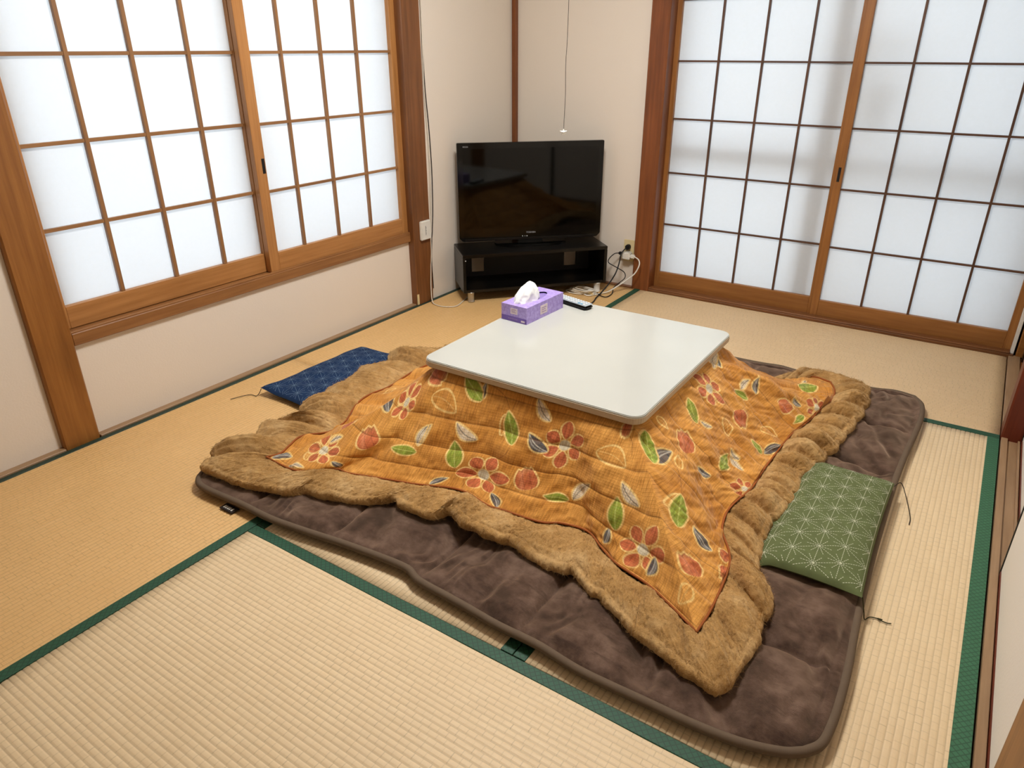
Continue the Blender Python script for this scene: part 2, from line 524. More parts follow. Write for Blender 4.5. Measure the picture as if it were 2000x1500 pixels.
# ------------------------------------------------------------------ shoji panels
def shoji(parent, axis, u0, u1, z0, z1, d_front, ugrid, zgrid, mats, bar, sty, rail_h, name='sliding_panel', handle=None, top_h=0.04):
    """axis 'y': panel in a plane of constant x (left window); depth positive into the room.  axis 'x': plane of constant y."""
    matst, matrail, matbar_u, matbar_z = mats
    th = 0.028
    sgn = 1 if axis == 'y' else -1
    def B(nm, ua, ub, za, zb, da, db, m, par, bev=0.0015):
        d0 = d_front - sgn * da; d1 = d_front - sgn * db
        lo, hi = min(d0, d1), max(d0, d1)
        if axis == 'y': return box(nm, lo, hi, ua, ub, za, zb, m, par, bev)
        return box(nm, ua, ub, lo, hi, za, zb, m, par, bev)
    loc = (d_front, u0, z0) if axis == 'y' else (u0, d_front, z0)
    p = empty(name, loc, parent)
    B('stile', u0, u0 + sty[0], z0, z1, 0, th, matst, p)
    B('stile', u1 - sty[1], u1, z0, z1, 0, th, matst, p)
    B('rail', u0 + sty[0], u1 - sty[1], z0, z0 + rail_h, 0.001, th - 0.001, matrail, p)
    B('rail', u0 + sty[0], u1 - sty[1], z1 - top_h, z1, 0.001, th - 0.001, matrail, p)
    for u in ugrid[1:-1]:
        B('muntin', u - bar / 2, u + bar / 2, z0 + rail_h, z1 - top_h, 0.007, 0.021, matbar_z, p, 0.0008)
    for z in zgrid:
        B('muntin', u0 + sty[0], u1 - sty[1], z - bar * 0.42, z + bar * 0.42, 0.0085, 0.0205, matbar_u, p, 0.0008)
    zs = [z0 + rail_h] + list(zgrid) + [z1 - top_h]
    us = [u0 + sty[0]] + list(ugrid[1:-1]) + [u1 - sty[1]]
    for i in range(len(us) - 1):
        for j in range(len(zs) - 1):
            B('pane', us[i], us[i + 1], zs[j], zs[j + 1], 0.0206, 0.0212, MAT['paper'], p, 0)
    if handle:
        u, za, zb, w = handle
        B('handle', u - w / 2, u + w / 2, za, zb, -0.0012, 0.004, MAT['iron'], p, 0.0006)
        B('handle_recess', u - w / 2 + 0.002, u + w / 2 - 0.002, za + 0.004, zb - 0.004, -0.0015, 0.002, MAT['black_matte'], p, 0)
    return p

win = tag(empty('window_1', (-0.04, -1.75, 0.345)), 'wide sliding shoji window with wooden lattice and white paper', kind='structure')
LM = (MAT['rail_z'], MAT['rail_y'], MAT['lattice_y'], MAT['lattice_z'])
rows_l = [0.7102, 0.9692, 1.225, 1.481]
shoji(win, 'y', -2.604, -1.722, 0.385, 1.775, -0.062, [-2.585, -2.373, -2.161, -1.949, -1.737], rows_l, LM, 0.014, (0.026, 0.045), 0.076)
shoji(win, 'y', -1.768, -0.885, 0.385, 1.775, -0.030, [-1.772, -1.5649, -1.3576, -1.1503, -0.943], rows_l, LM, 0.013, (0.048, 0.056), 0.076,
      handle=(-1.732, 0.785, 0.843, 0.014))
boxes('sill', [(-0.13, -0.013, Y0, Y1, 0.340, 0.383)], MAT['sill_y'], win, 0.003)
boxes('sill_track', [(-0.0285, -0.0150, Y0, Y1, 0.383, 0.389)], MAT['sill_y'], win, 0.001)
sash = empty('outer_sash', (-0.12, -1.75, 0.36), win)
for b in [(-0.135, -0.110, -2.60, -2.555, 0.37, 1.79), (-0.135, -0.110, -0.95, -0.905, 0.37, 1.79), (-0.14, -0.108, -1.79, -1.73, 0.37, 1.79)]:
    box('sash_stile', *b, MAT['alu'], sash, 0.002)
for b in [(-0.135, -0.110, -2.555, -0.95, 0.345, 0.40), (-0.135, -0.110, -2.555, -0.95, 1.75, 1.80)]:
    box('sash_rail', *b, MAT['alu'], sash, 0.002)

door = tag(empty('door_1', (1.79, 0.05, 0.0)), 'pair of sliding shoji doors with thin dark lattice and white paper', kind='structure')
DM = (MAT['rail_door_z'], MAT['rail_door_x'], MAT['lattice_door_x'], MAT['lattice_door_z'])
rows_d = [0.3628, 0.6366, 0.9071, 1.1791, 1.450]
shoji(door, 'x', 0.918, 1.800, 0.008, 1.775, 0.083, [0.94, 1.1527, 1.3646, 1.5765, 1.789], rows_d, DM, 0.010, (0.030, 0.035), 0.088)
shoji(door, 'x', 1.784, 2.646, 0.008, 1.775, 0.050, [1.805, 2.01, 2.215, 2.42, 2.625], rows_d, DM, 0.010, (0.034, 0.030), 0.088,
      handle=(1.800, 0.672, 0.737, 0.012))
boxes('sill', [(0.925, 2.66, 0.002, 0.14, -0.05, 0.012)], MAT['pillar_dark_x'], door, 0.002)  # dark wood stands in for the shadow line along the door sill
boxes('sill_lip', [(0.925, 2.646, 0.004, 0.046, 0.012, 0.020)], MAT['pillar_dark_x'], door, 0.002)
dsash = empty('outer_sash', (1.79, 0.2, 0.0), door)
for b in [(0.92, 0.96, 0.175, 0.2, 0.0, 1.79), (2.60, 2.65, 0.175, 0.2, 0.0, 1.79), (1.66, 1.745, 0.135, 0.165, 0.0, 1.79)]:
    box('sash_stile', *b, MAT['alu'], dsash, 0.002)
for b in [(0.96, 2.60, 0.150, 0.185, 0.71, 0.78), (0.96, 2.60, 0.175, 0.2, 0.0, 0.05), (0.96, 2.60, 0.175, 0.2, 1.74, 1.80)]:
    box('sash_rail', *b, MAT['alu'], dsash, 0.002)
for b in [(0.86, 0.93, 0.14, 0.21, -0.05, 1.86), (2.63, 2.70, 0.10, 0.21, -0.05, 1.86)]:
    box('sash_jamb', *b, MAT['alu'], dsash, 0)

# right hand sill and the two plain sliding panels
d2 = tag(empty('door_2', (2.69, -1.7, 0.0)), 'plain white sliding panels with thin dark edges on the right', kind='structure')
box('sill', 2.643, 2.735, -3.52, -0.872, -0.05, -0.004, MAT['pale_y'], d2, 0)
box('sill_ridge', 2.643, 2.6625, -3.52, -0.872, -0.02, 0.006, MAT['pale_y'], d2, 0.001)
box('sill_ridge', 2.692, 2.699, -3.52, -0.872, -0.02, 0.005, MAT['pale_y'], d2, 0.001)
box('sill_ridge', 2.727, 2.735, -3.52, -0.872, -0.02, 0.005, MAT['pillar_y'], d2, 0.001)
def fusuma(x, ya, yb):
    p = empty('sliding_panel', (x, ya, 0), d2)
    box('panel_sheet', x + 0.002, x + 0.022, ya + 0.012, yb - 0.012, 0.015, 1.77, MAT['fusuma'], p, 0.001)
    for b in [(x, x + 0.025, ya, ya + 0.012, 0.0, 1.78), (x, x + 0.025, yb - 0.012, yb, 0.0, 1.78)]:
        box('edge_strip', *b, MAT['black_matte'], p, 0.002)
    for b in [(x, x + 0.025, ya + 0.012, yb - 0.012, 0.0, 0.015), (x, x + 0.025, ya + 0.012, yb - 0.012, 1.77, 1.78)]:
        box('edge_strip', *b, MAT['maroon_y'], p, 0.002)
fusuma(2.664, -2.50, -1.705)
fusuma(2.701, -1.78, -0.872)
al = box('trim_11', 2.643, 2.688, -0.765, 0.02, -0.05, 0.006, MAT['pale_y'], None, 0.002)
tag(al, 'pale wooden sill beside the wooden floored alcove', kind='structure')
for k in range(3):
    y = -0.765 + k * 0.262
    bd = box('alcove_board', 2.69, XR, y, y + 0.26, -0.05, -0.004, MAT['floorboard_x'], floor, 0.002)

# ------------------------------------------------------------------ outside
og = box('ground', -6, 8, 0.92, 9, -0.9, -0.7, MAT['concrete']); tag(og, 'concrete ground outside the paper doors', kind='structure')
shade_form = empty('outdoor_shade_form', (1.93, 0.3, -0.05)); tag(shade_form, 'added grey boxes outside that shade the right paper door', 'box')  # added boxes on a post, placed to throw blurred grey shade onto the paper
box('body', 1.84, 1.97, 0.14, 0.42, 0.90, 1.10, MAT['concrete'], shade_form, 0.01)
box('upper_block', 1.64, 2.02, 0.175, 0.40, 1.22, 1.30, MAT['concrete'], shade_form, 0.01)
box('added_post', 1.88, 1.92, 0.28, 0.34, -0.055, 1.25, MAT['alu'], shade_form, 0.004)

# ------------------------------------------------------------------ kotatsu table
TX0, TX1, TY0, TY1 = 1.058, 1.797, -2.095, -1.345
TC = np.array([(TX0 + TX1) / 2, (TY0 + TY1) / 2])
TZ = 0.37
def rrect(x0, x1, y0, y1, r, n=8):
    o = []
    for cx, cy, a0 in ((x1 - r, y0 + r, -90), (x1 - r, y1 - r, 0), (x0 + r, y1 - r, 90), (x0 + r, y0 + r, 180)):
        for i in range(n + 1):
            a = math.radians(a0 + 90 * i / n); o.append((cx + r * math.cos(a), cy + r * math.sin(a)))
    return o
t = NT('white_laminate'); n_ = t.noise(t.coord(), 3, 2)
t.color(t.ramp(n_, [(0.3, lin((186, 188, 182))), (0.7, lin((191, 193, 187)))])); t.set(Roughness=0.16); MAT['laminate'] = t.m
MAT['table_edge'] = plain('table_edge_band', (196, 176, 150), 0.4)
table = tag(empty('kotatsu_table', (TC[0], TC[1], 0.05)), 'low square heated table with glossy white top over the orange quilt', 'table')
prism('tabletop', rrect(TX0 + .002, TX1 - .002, TY0 + .002, TY1 - .002, 0.038), 0.347, TZ, MAT['laminate'], table, 0.002, 2)
prism('edge_band', rrect(TX0, TX1, TY0, TY1, 0.04), 0.345, 0.3665, MAT['table_edge'], table, 0.003, 2)
box('frame', TX0 + .06, TX1 - .06, TY0 + .06, TY1 - .06, 0.29, 0.328, MAT['pillar_x'], table, 0.004)
for sx in (TX0 + .08, TX1 - .08):
    for sy in (TY0 + .08, TY1 - .08):
        box('leg', sx - .022, sx + .022, sy - .022, sy + .022, 0.040, 0.292, MAT['pillar_z'], table, 0.004)

# ------------------------------------------------------------------ quilt
HEM_F = [(0.560, -2.592), (0.66, -2.592), (0.763, -2.583), (0.904, -2.536), (0.938, -2.506), (1.009, -2.498), (1.124, -2.461), (1.189, -2.402), (1.234, -2.416), (1.335, -2.412),
         (1.367, -2.370), (1.443, -2.396), (1.544, -2.390), (1.584, -2.376), (1.664, -2.402), (1.746, -2.401), (1.768, -2.384), (1.839, -2.428), (1.872, -2.428),
         (1.986, -2.488), (2.102, -2.524), (2.191, -2.545)]
HEM_R = [(2.191, -2.545), (2.208, -2.505), (2.217, -2.423), (2.221, -2.342), (2.215, -2.241), (2.190, -2.160), (2.150, -2.110), (2.130, -1.922), (2.146, -1.813), (2.153, -1.691), (2.143, -1.624),
         (2.160, -1.554), (2.170, -1.445), (2.192, -1.345), (2.211, -1.159), (2.216, -0.977), (2.199, -0.838), (2.170, -0.786)]
HEM_B = [(2.170, -0.786), (2.104, -0.815), (2.040, -0.768), (1.972, -0.765), (1.945, -0.84), (1.89, -0.95), (1.78, -1.00), (1.6, -0.95), (1.42, -0.92), (1.25, -0.90), (1.05, -0.90), (0.92, -0.90), (0.80, -0.95)]
HEM_L = [(0.80, -0.95), (0.72, -1.08), (0.685, -1.2), (0.66, -1.3), (0.615, -1.39), (0.53, -1.45), (0.475, -1.53), (0.465, -1.611), (0.473, -1.695), (0.440, -1.750), (0.470, -1.83), (0.478, -1.909), (0.488, -1.99),
         (0.550, -2.080), (0.536, -2.142), (0.590, -2.190), (0.600, -2.235), (0.496, -2.275), (0.523, -2.348), (0.542, -2.403), (0.528, -2.46), (0.540, -2.55), (0.560, -2.592)]
SEAM_F = [(0.715, -2.458), (0.822, -2.463), (0.882, -2.447), (0.947, -2.385), (1.001, -2.379), (1.131, -2.334), (1.245, -2.301), (1.354, -2.277), (1.447, -2.291), (1.501, -2.284), (1.614, -2.283),
          (1.664, -2.258), (1.737, -2.247), (1.797, -2.284), (1.86, -2.321), (1.953, -2.348), (2.025, -2.382), (2.103, -2.426)]
SEAM_R = [(2.103, -2.426), (2.106, -2.338), (2.095, -2.189), (2.078, -2.130), (2.035, -2.057), (2.020, -1.99), (2.020, -1.938), (2.036, -1.817), (2.037, -1.667), (2.05, -1.448), (2.076, -1.305), (2.091, -1.197),
          (2.107, -1.061), (2.098, -0.97), (2.070, -0.90)]
SEAM_B = [(2.070, -0.90), (2.00, -0.885), (1.955, -0.97), (1.88, -1.08), (1.76, -1.12), (1.55, -1.07), (1.35, -1.03), (1.1, -1.03), (0.90, -1.06)]
SEAM_L = [(0.90, -1.06), (0.84, -1.2), (0.80, -1.34), (0.735, -1.47), (0.685, -1.614), (0.673, -1.752), (0.682, -1.887), (0.700, -2.042), (0.745, -2.15), (0.762, -2.24), (0.712, -2.312), (0.722, -2.372), (0.735, -2.42), (0.715, -2.458)]

def table_edge(k, s):
    q = 2 * s - 1; o = np.ones_like(s)
    a, b = [(q, -o), (o, q), (-q, o), (-o, -q)][k]
    r = (np.abs(a) ** 9 + np.abs(b) ** 9) ** (-1 / 9)
    hx, hy = (TX1 - TX0) / 2 - 0.012, (TY1 - TY0) / 2 - 0.012
    return np.stack([TC[0] + a * r * hx, TC[1] + b * r * hy], -1)

def fabric(k, s, h):
    q = 2 * s - 1; o = np.ones_like(s)
    a, b = [(q, -o), (o, q), (-q, o), (-o, -q)][k]
    return a * h, b * h

def normals(P):
    du = np.gradient(P, axis=0); dv = np.gradient(P, axis=1)
    N = np.cross(du, dv); N /= np.linalg.norm(N, axis=-1, keepdims=True) + 1e-12
    N[N[..., 2] < 0] *= -1
    return N

H0, H1 = 0.37, 0.80
def seam_z(k, s):
    z = 0.078 + 0.012 * vnoise(s * 9 + 3 * k, s * 0 + k, 5) * np.sin(math.pi * s)
    z = z + [0.006, 0.010, 0.006, 0.004][k] * np.sin(math.pi * s)
    return z

# printed motifs: kind, fabric u, v (metres from the middle of the cloth), direction in degrees, length
MOTIFS = [
    ('s', -0.1083, -0.37, -33, 0.0956), ('s', 0.0208, -0.5315, -121, 0.0703), ('s', 0.4452, -0.6855, -63, 0.1091), ('s', 0.6197, -0.5654, -123, 0.0779), ('s', -0.1392, -0.6686, -62, 0.1275),
    ('s', 0.3752, -0.4057, -55, 0.0552), ('s', 0.2299, -0.5672, -45, 0.0501), ('s', 0.4789, -0.3515, -47, 0.132), ('s', 0.0543, -0.4395, -75, 0.0428), ('s', 0.6723, -0.1925, -53, 0.0597),
    ('s', 0.2906, -0.6704, 0, 0.0588), ('o', -0.313, -0.4357, -16, 0.1123), ('o', -0.0336, -0.4376, -89, 0.0732), ('o', 0.2993, -0.4676, -11, 0.1069), ('o', 0.385, -0.2705, 8, 0.05),
    ('o', 0.5672, -0.4607, -95, 0.0695), ('o', 0.5315, -0.3585, 123, 0.0511), ('o', 0.6817, 0.159, 27, 0.0864), ('o', 0.5465, 0.0282, -32, 0.0731), ('o', -0.7367, -0.1498, -90, 0.07),
    ('o', -0.6522, -0.7455, 104, 0.05), ('o', 0.7254, -0.6962, -90, 0.07), ('t', -0.37, -0.3612, -16, 0.1), ('t', 0.1259, -0.6648, 117, 0.1), ('t', 0.3549, -0.37, -80, 0.05),
    ('t', 0.7249, -0.6591, 142, 0.081), ('t', 0.7962, -0.5146, 168, 0.0558), ('t', 0.5672, 0.1251, -28, 0.0875), ('t', 0.5409, -0.2582, 138, 0.1), ('t', 0.6704, 0.3116, 67, 0.0828),
    ('t', -0.4605, -0.6329, 129, 0.0965), ('t', -0.65, -0.5693, 12, 0.0714), ('t', 0.7944, -0.5433, -90, 0.07), ('f', 0.1842, -0.4883, 84, 0.0699), ('f', -0.0388, -0.6704, 122, 0.085),
    ('f', 0.557, -0.6911, 124, 0.0773), ('f', 0.4414, 0.0615, 126, 0.0676), ('f', 0.7793, -0.1695, 142, 0.0523), ('f', 0.7775, 0.4636, -173, 0.05), ('f', -0.4151, -0.4695, 105, 0.05),
    ('f', -0.6228, -0.6873, -58, 0.0623), ('b', -0.1255, -0.4113, 98, 0.045), ('b', 0.142, -0.5183, 151, 0.0861), ('b', -0.1919, -0.7812, 52, 0.0694), ('b', 0.0216, -0.7249, -58, 0.0685),
    ('b', 0.4752, -0.4246, 86, 0.0899), ('b', 0.4325, -0.6831, -90, 0.07), ('b', 0.7305, -0.5316, 161, 0.0795), ('b', 0.661, -0.2493, -170, 0.0591), ('b', 0.4207, 0.2034, 139, 0.067),
    ('b', 0.5747, 0.2689, 127, 0.0593), ('b', 0.7305, 0.4058, -178, 0.045), ('b', 0.7587, 0.0748, 62, 0.0893), ('b', -0.4629, -0.5108, 144, 0.09), ('b', -0.7826, -0.7925, 29, 0.0705),
    ('b', -0.5602, -0.7174, -50, 0.0638), ('b', 0.6005, -0.6868, -90, 0.07), ('w', -0.1011, -0.5428, 152, 0.0963), ('w', -0.2981, -0.601, 76, 0.0792), ('w', 0.1176, -0.4245, 137, 0.0795),
    ('w', 0.2733, -0.6742, 64, 0.1), ('w', 0.4972, -0.5766, 150, 0.0871), ('w', 0.5409, -0.0533, -145, 0.0503), ('w', 0.7305, -0.0857, 165, 0.0836), ('w', 0.4019, 0.1591, 105, 0.1),
    ('w', 0.524, 0.2173, 92, 0.0646), ('w', 0.6877, 0.7347, -90, 0.07), ('w', 0.6948, -0.0555, -174, 0.0529), ('w', -0.3028, -0.5953, 78, 0.0691), ('w', -0.6238, -0.661, 44, 0.045),
    ('w', -0.6891, -0.7962, 18, 0.0539), ('g', -0.1285, -0.4169, 149, 0.0922), ('g', 0.0206, -0.5259, 117, 0.1011), ('g', -0.1392, -0.6686, 110, 0.11), ('g', 0.4752, -0.4335, 135, 0.1001),
    ('g', 0.2621, -0.6779, 176, 0.0718), ('g', 0.4543, -0.6798, 109, 0.099), ('g', 0.6197, -0.5557, 116, 0.1046), ('g', 0.4977, -0.1067, 156, 0.0845), ('g', 0.6686, -0.1915, 104, 0.0961),
    ('g', 0.569, 0.2235, -154, 0.0624), ('g', 0.6761, 0.6613, 45, 0.0883), ('g', 0.7624, 0.3862, -90, 0.07), ('g', 0.7549, 0.0673, 172, 0.0682), ('g', -0.2926, -0.6254, -179, 0.0853),
]
CREAM = np.array(lin((240, 208, 138)))
PAL = {'g': lin((140, 164, 60)), 'b': lin((74, 82, 92)), 'w': lin((228, 216, 196)), 'r': lin((196, 102, 66)), 'c': lin((214, 206, 186)), 'o': None}
STITCH = np.array(lin((112, 66, 24)))

def paint(A, B, C):
    """dye the cloth: C (n,3) colours at fabric coordinates A, B"""
    def put(mask, c):
        C[mask[0]] = C[mask[0]] * (1 - mask[1][:, None]) + np.asarray(c)[None, :] * mask[1][:, None]
    def aa(d, w=0.0012): return np.clip(0.5 - d / (2 * w), 0, 1)
    def leaf(x, y, L, w, kind, idx, hatch):
        u = x / L
        prof = np.where((u > 0) & (u < 1), np.clip(u, 0, 1) ** 0.75 * (1 - np.clip(u, 0, 1)) ** 0.95 / 0.311, -0.3)
        bend = 0.10 * L * np.sin(np.pi * np.clip(u, 0, 1)) if kind in 'wbo' else 0.0
        yy = y - bend
        d = np.abs(yy) - w * prof
        d = np.where(u < 0, np.maximum(d, -x), np.where(u > 1, np.maximum(d, x - L), d))
        if PAL[kind] is not None:
            c = np.array(PAL[kind])
            m = aa(d)
            put((idx, m * (0.90 + 0.10 * hatch)), c)
            zig = 0.0035 * (np.abs(((x / 0.014) % 1) - 0.5) - 0.25) if kind == 'w' else 0.0
            vein = aa(np.abs(yy + zig) - 0.0014, 0.001) * (d < -0.004)
            put((idx, vein * 0.8), {'g': np.array(lin((196, 206, 120))), 'b': np.array(lin((216, 214, 206))), 'w': np.array(lin((66, 66, 72)))}[kind])
            if kind in 'gw':
                side = aa(np.abs(yy - 0.45 * w * prof) - 0.0012, 0.0012) * (d < -0.004)
                put((idx, side * 0.45), np.array(lin((86, 120, 30))) if kind == 'g' else np.array(lin((120, 118, 116))))
            if kind == 'b':
                gl = aa(np.abs(yy - w * 0.4 * prof) - 0.0018, 0.0015) * (d < -0.003)
                put((idx, gl * 0.6), np.array(lin((190, 192, 190))))
        else:
            vein = aa(np.abs(yy) - 0.0009, 0.001) * (d < -0.002)
            put((idx, vein * 0.7), CREAM)
        put((idx, aa(np.abs(d) - 0.0030) * 0.95), CREAM)
    for mt in MOTIFS:
        kind, mu, mv, ang, L = mt[:5]
        if kind in 'gbw': L = L * 1.12
        R = L * 1.35
        idx = np.nonzero((np.abs(A - mu) < R) & (np.abs(B - mv) < R))[0]
        if not len(idx): continue
        ca, sa = math.cos(math.radians(ang)), math.sin(math.radians(ang))
        dx = A[idx] - mu; dy = B[idx] - mv
        x = dx * ca + dy * sa; y = -dx * sa + dy * ca
        hatch = vnoise(x * 300, y * 60, 3)
        if kind in ('g', 'b', 'w', 'o'):
            leaf(x, y, L, L * {'g': 0.23, 'b': 0.22, 'w': 0.19, 'o': 0.26}[kind], kind, idx, hatch)
        elif kind == 'f':                         # six petalled flower, L = radius
            for j in range(6):
                a = j * math.pi / 3 + 0.2
                px = x * math.cos(a) + y * math.sin(a); py = -x * math.sin(a) + y * math.cos(a)
                lr = 1.08 + 0.16 * math.sin(j * 2.3 + mu * 40)
                u = (px - 0.26 * L) / (0.72 * L * lr)
                w = 0.31 * L * np.where((u > 0) & (u < 1), np.sin(np.pi * np.clip(u, 0, 1) ** 1.2) ** 0.6, -0.5)
                d = np.abs(py) - w
                put((idx, aa(d) * (0.86 + 0.14 * hatch)), np.array(PAL['r']))
                put((idx, aa(np.abs(np.abs(py) - 0.1 * L) - 0.0012, 0.0012) * (d < -0.002) * 0.45), np.array(lin((120, 52, 32))))
                put((idx, aa(np.abs(d) - 0.0028) * 0.95), CREAM)
            r = np.hypot(x, y)
            put((idx, aa(r - 0.27 * L)), np.array(PAL['c']))
            put((idx, aa(np.abs(r - 0.27 * L) - 0.0018) * 0.9), CREAM)
        elif kind == 't':                         # tulip bud, opens along +x, L = length
            u = x / L
            w = 0.40 * L * np.where((u > 0) & (u < 1), np.sin(np.pi * np.clip(u, 0, 1) ** 0.62) ** 0.55, -0.4)
            jag = 0.10 * L * np.abs(((y / (0.27 * L)) % 1) - 0.5)
            d = np.maximum(np.abs(y) - w, x - (0.86 * L + jag * 2 - 0.06 * L))
            put((idx, aa(d) * (0.84 + 0.16 * hatch)), np.array(PAL['r']))
            cap = aa(x * 0 + (0.70 * L - x) - 0.0, 0.01) * (d < -0.003)
            put((idx, cap * 0.45), np.array(lin((150, 128, 74))))
            g = aa(np.abs(y - 0.16 * L + 0.2 * (x - 0.4 * L)) - 0.06 * L, 0.006) * (d < -0.004)
            put((idx, g * 0.55), np.array(lin((222, 150, 110))))
            put((idx, aa(np.abs(np.abs(y + 0.02 * L) - 0.12 * L) - 0.0011, 0.001) * (d < -0.003) * 0.5), np.array(lin((120, 50, 30))))
            put((idx, aa(np.abs(d) - 0.0030) * 0.95), CREAM)
        elif kind == 's':                         # thin stem
            yy = y - 0.12 * L * np.sin(np.pi * np.clip(x / L, 0, 1))
            m = aa(np.abs(yy) - 0.0007, 0.001) * ((x > 0) & (x < L))
            put((idx, m * 0.8), np.array(lin((120, 66, 30))))

def quilt_side(k, seam, nu, nv):
    s = np.linspace(0, 1, nu); tt = np.linspace(0, 1, nv)
    E = table_edge(k, s); S = crom(seam, nu)
    T = tt[None, :]
    zs = seam_z(k, s)
    mid = np.sin(math.pi * s)
    ze = 0.338
    pc = (1.75, 1.15, 1.8, 1.4)
    p = pc[k] * (1 - s) + pc[(k + 1) % 4] * s + (0.10, 0.12, 0.1, 0.1)[k] * mid
    if k == 1: p = np.interp(s, [0, 0.3, 0.68, 0.80, 0.90, 1.0], [1.15, 1.25, 1.25, 1.05, 1.9, 2.4])
    if k == 2: p = np.interp(s, [0, 0.10, 0.3, 1.0], [2.4, 1.5, 1.3, 1.4])
    P = np.empty((nu, nv, 3))
    # cloth leaves the table edge and hangs in a slack curve
    P[..., :2] = E[:, None, :] * (1 - T[..., None]) + S[:, None, :] * T[..., None]
    P[..., 2] = zs[:, None] + (ze - zs)[:, None] * (1 - T) ** p[:, None]
    h = H0 + (H1 - H0) * T
    A, B = fabric(k, s[:, None] + 0 * T, h)
    N = normals(P)
    lam = 0.098
    dist = np.abs(((B / lam) + 0.5) % 1.0 - 0.5) * lam
    fade = smooth(0.0, 0.05, T) * smooth(1.0, 0.97, T) + 0 * A
    puff = 0.0042 * (1 - np.exp(-dist / 0.011))
    wr = 0.005 * fbm(A * 7, B * 7, 11 + k) + 0.0028 * fbm(A * 24, B * 24, 31 + k, 2)
    if k == 1:
        wr = wr + 0.0050 * fbm(A * 5, B * 34, 51, 2) * smooth(0.05, 0.4, T) + 0.0035 * fbm((A + B) * 5, (A - B) * 30, 52, 2)
        # slack fold near the far corner
        c = s[:, None] - (0.80 + 0.06 * T)
        wr = wr + 0.030 * np.exp(-(c / 0.05) ** 2) * smooth(0.1, 0.5, T) - 0.02 * np.exp(-((c - 0.12) / 0.06) ** 2) * smooth(0.25, 0.6, T) * smooth(1.0, 0.7, T)
    if k == 0:
        wr = wr + 0.0025 * fbm(A * 30, B * 9, 53, 2) * smooth(0.3, 0.9, T)
        wr = wr + 0.012 * np.exp(-((s[:, None] - 0.10) / 0.05) ** 2) * smooth(0.35, 0.8, T)
    if k == 3:
        wr = wr + 0.012 * fbm(A * 5, B * 18, 57, 2) * smooth(0.1, 0.7, T)
    edge_c = (smooth(0, 0.035, s) * smooth(1, 0.965, s))[:, None]
    P = P + N * ((puff + wr) * fade * edge_c)[..., None]
    # soft ridge shared by neighbouring sides at each corner
    ridge = 0.012 * (np.exp(-(s / 0.03) ** 2) + np.exp(-((1 - s) / 0.03) ** 2))[:, None] * fade * np.sin(math.pi * T) ** 0.7
    P[..., 2] += ridge
    P[..., 2] = np.maximum(P[..., 2], 0.06)
    n = nu * nv
    a, b = A.reshape(-1), B.reshape(-1)
    base0, base1 = np.array(lin((190, 128, 48))), np.array(lin((220, 162, 82)))
    f = np.clip(0.5 + 0.45 * fbm(a * 9, b * 9, 71), 0, 1)[:, None]
    C = base0 * (1 - f) + base1 * f
    paint(a, b, C)
    st = np.clip(1 - np.abs(dist.reshape(-1)) / 0.0028, 0, 1) * fade.reshape(-1)
    C = C * (1 - 0.6 * st[:, None]) + STITCH * 0.6 * st[:, None]
    col4 = np.ones((n, 4)); col4[:, :3] = C
    return P, np.stack([A, B], -1), col4

def cloth_material():
    t = NT('printed_quilt_cotton')
    at = t.node('ShaderNodeVertexColor'); at.layer_name = 'dye'
    uvn = t.node('ShaderNodeUVMap'); uvn.uv_map = 'cloth'
    def mp(s):
        m = t.node('ShaderNodeMapping'); m.inputs['Scale'].default_value = s; t.l(uvn.outputs[0], m.inputs[0]); return m.outputs[0]
    streak = t.noise(mp((170, 16, 1)), 1.0, 5, 0.7)
    weave = t.node('ShaderNodeTexBrick'); t.l(mp((1, 1, 1)), weave.inputs['Vector'])
    weave.offset = 0.0
    weave.inputs['Scale'].default_value = 1
    weave.inputs['Brick Width'].default_value = 0.0085; weave.inputs['Row Height'].default_value = 0.0085
    weave.inputs['Mortar Size'].default_value = 0.0014; weave.inputs['Mortar Smooth'].default_value = 1.0
    weave.inputs['Color1'].default_value = (1, 1, 1, 1); weave.inputs['Color2'].default_value = (0.93, 0.92, 0.9, 1); weave.inputs['Mortar'].default_value = (0.86, 0.83, 0.76, 1)
    c = t.mix(1.0, at.outputs[0], weave.outputs[0], 'MULTIPLY')
    sk = t.ramp(streak, [(0.34, (0.60, 0.50, 0.36)), (0.60, (1.03, 1.03, 1.02))])
    c = t.mix(0.85, c, sk, 'MULTIPLY')
    c = t.mix(1.0, c, (1.18, 1.18, 1.16), 'MULTIPLY')
    t.color(c)
    t.set(Roughness=0.75); t.b.inputs['Specular IOR Level'].default_value = 0.25
    t.b.inputs['Sheen Weight'].default_value = 0.15
    fine = t.noise(mp((1, 1, 1)), 260, 2)
    t.bump(t.math('ADD', t.math('MULTIPLY', fine, 0.6), weave.outputs['Fac']), 0.35, -0.0012)
    return t.m
MAT['cloth'] = cloth_material()

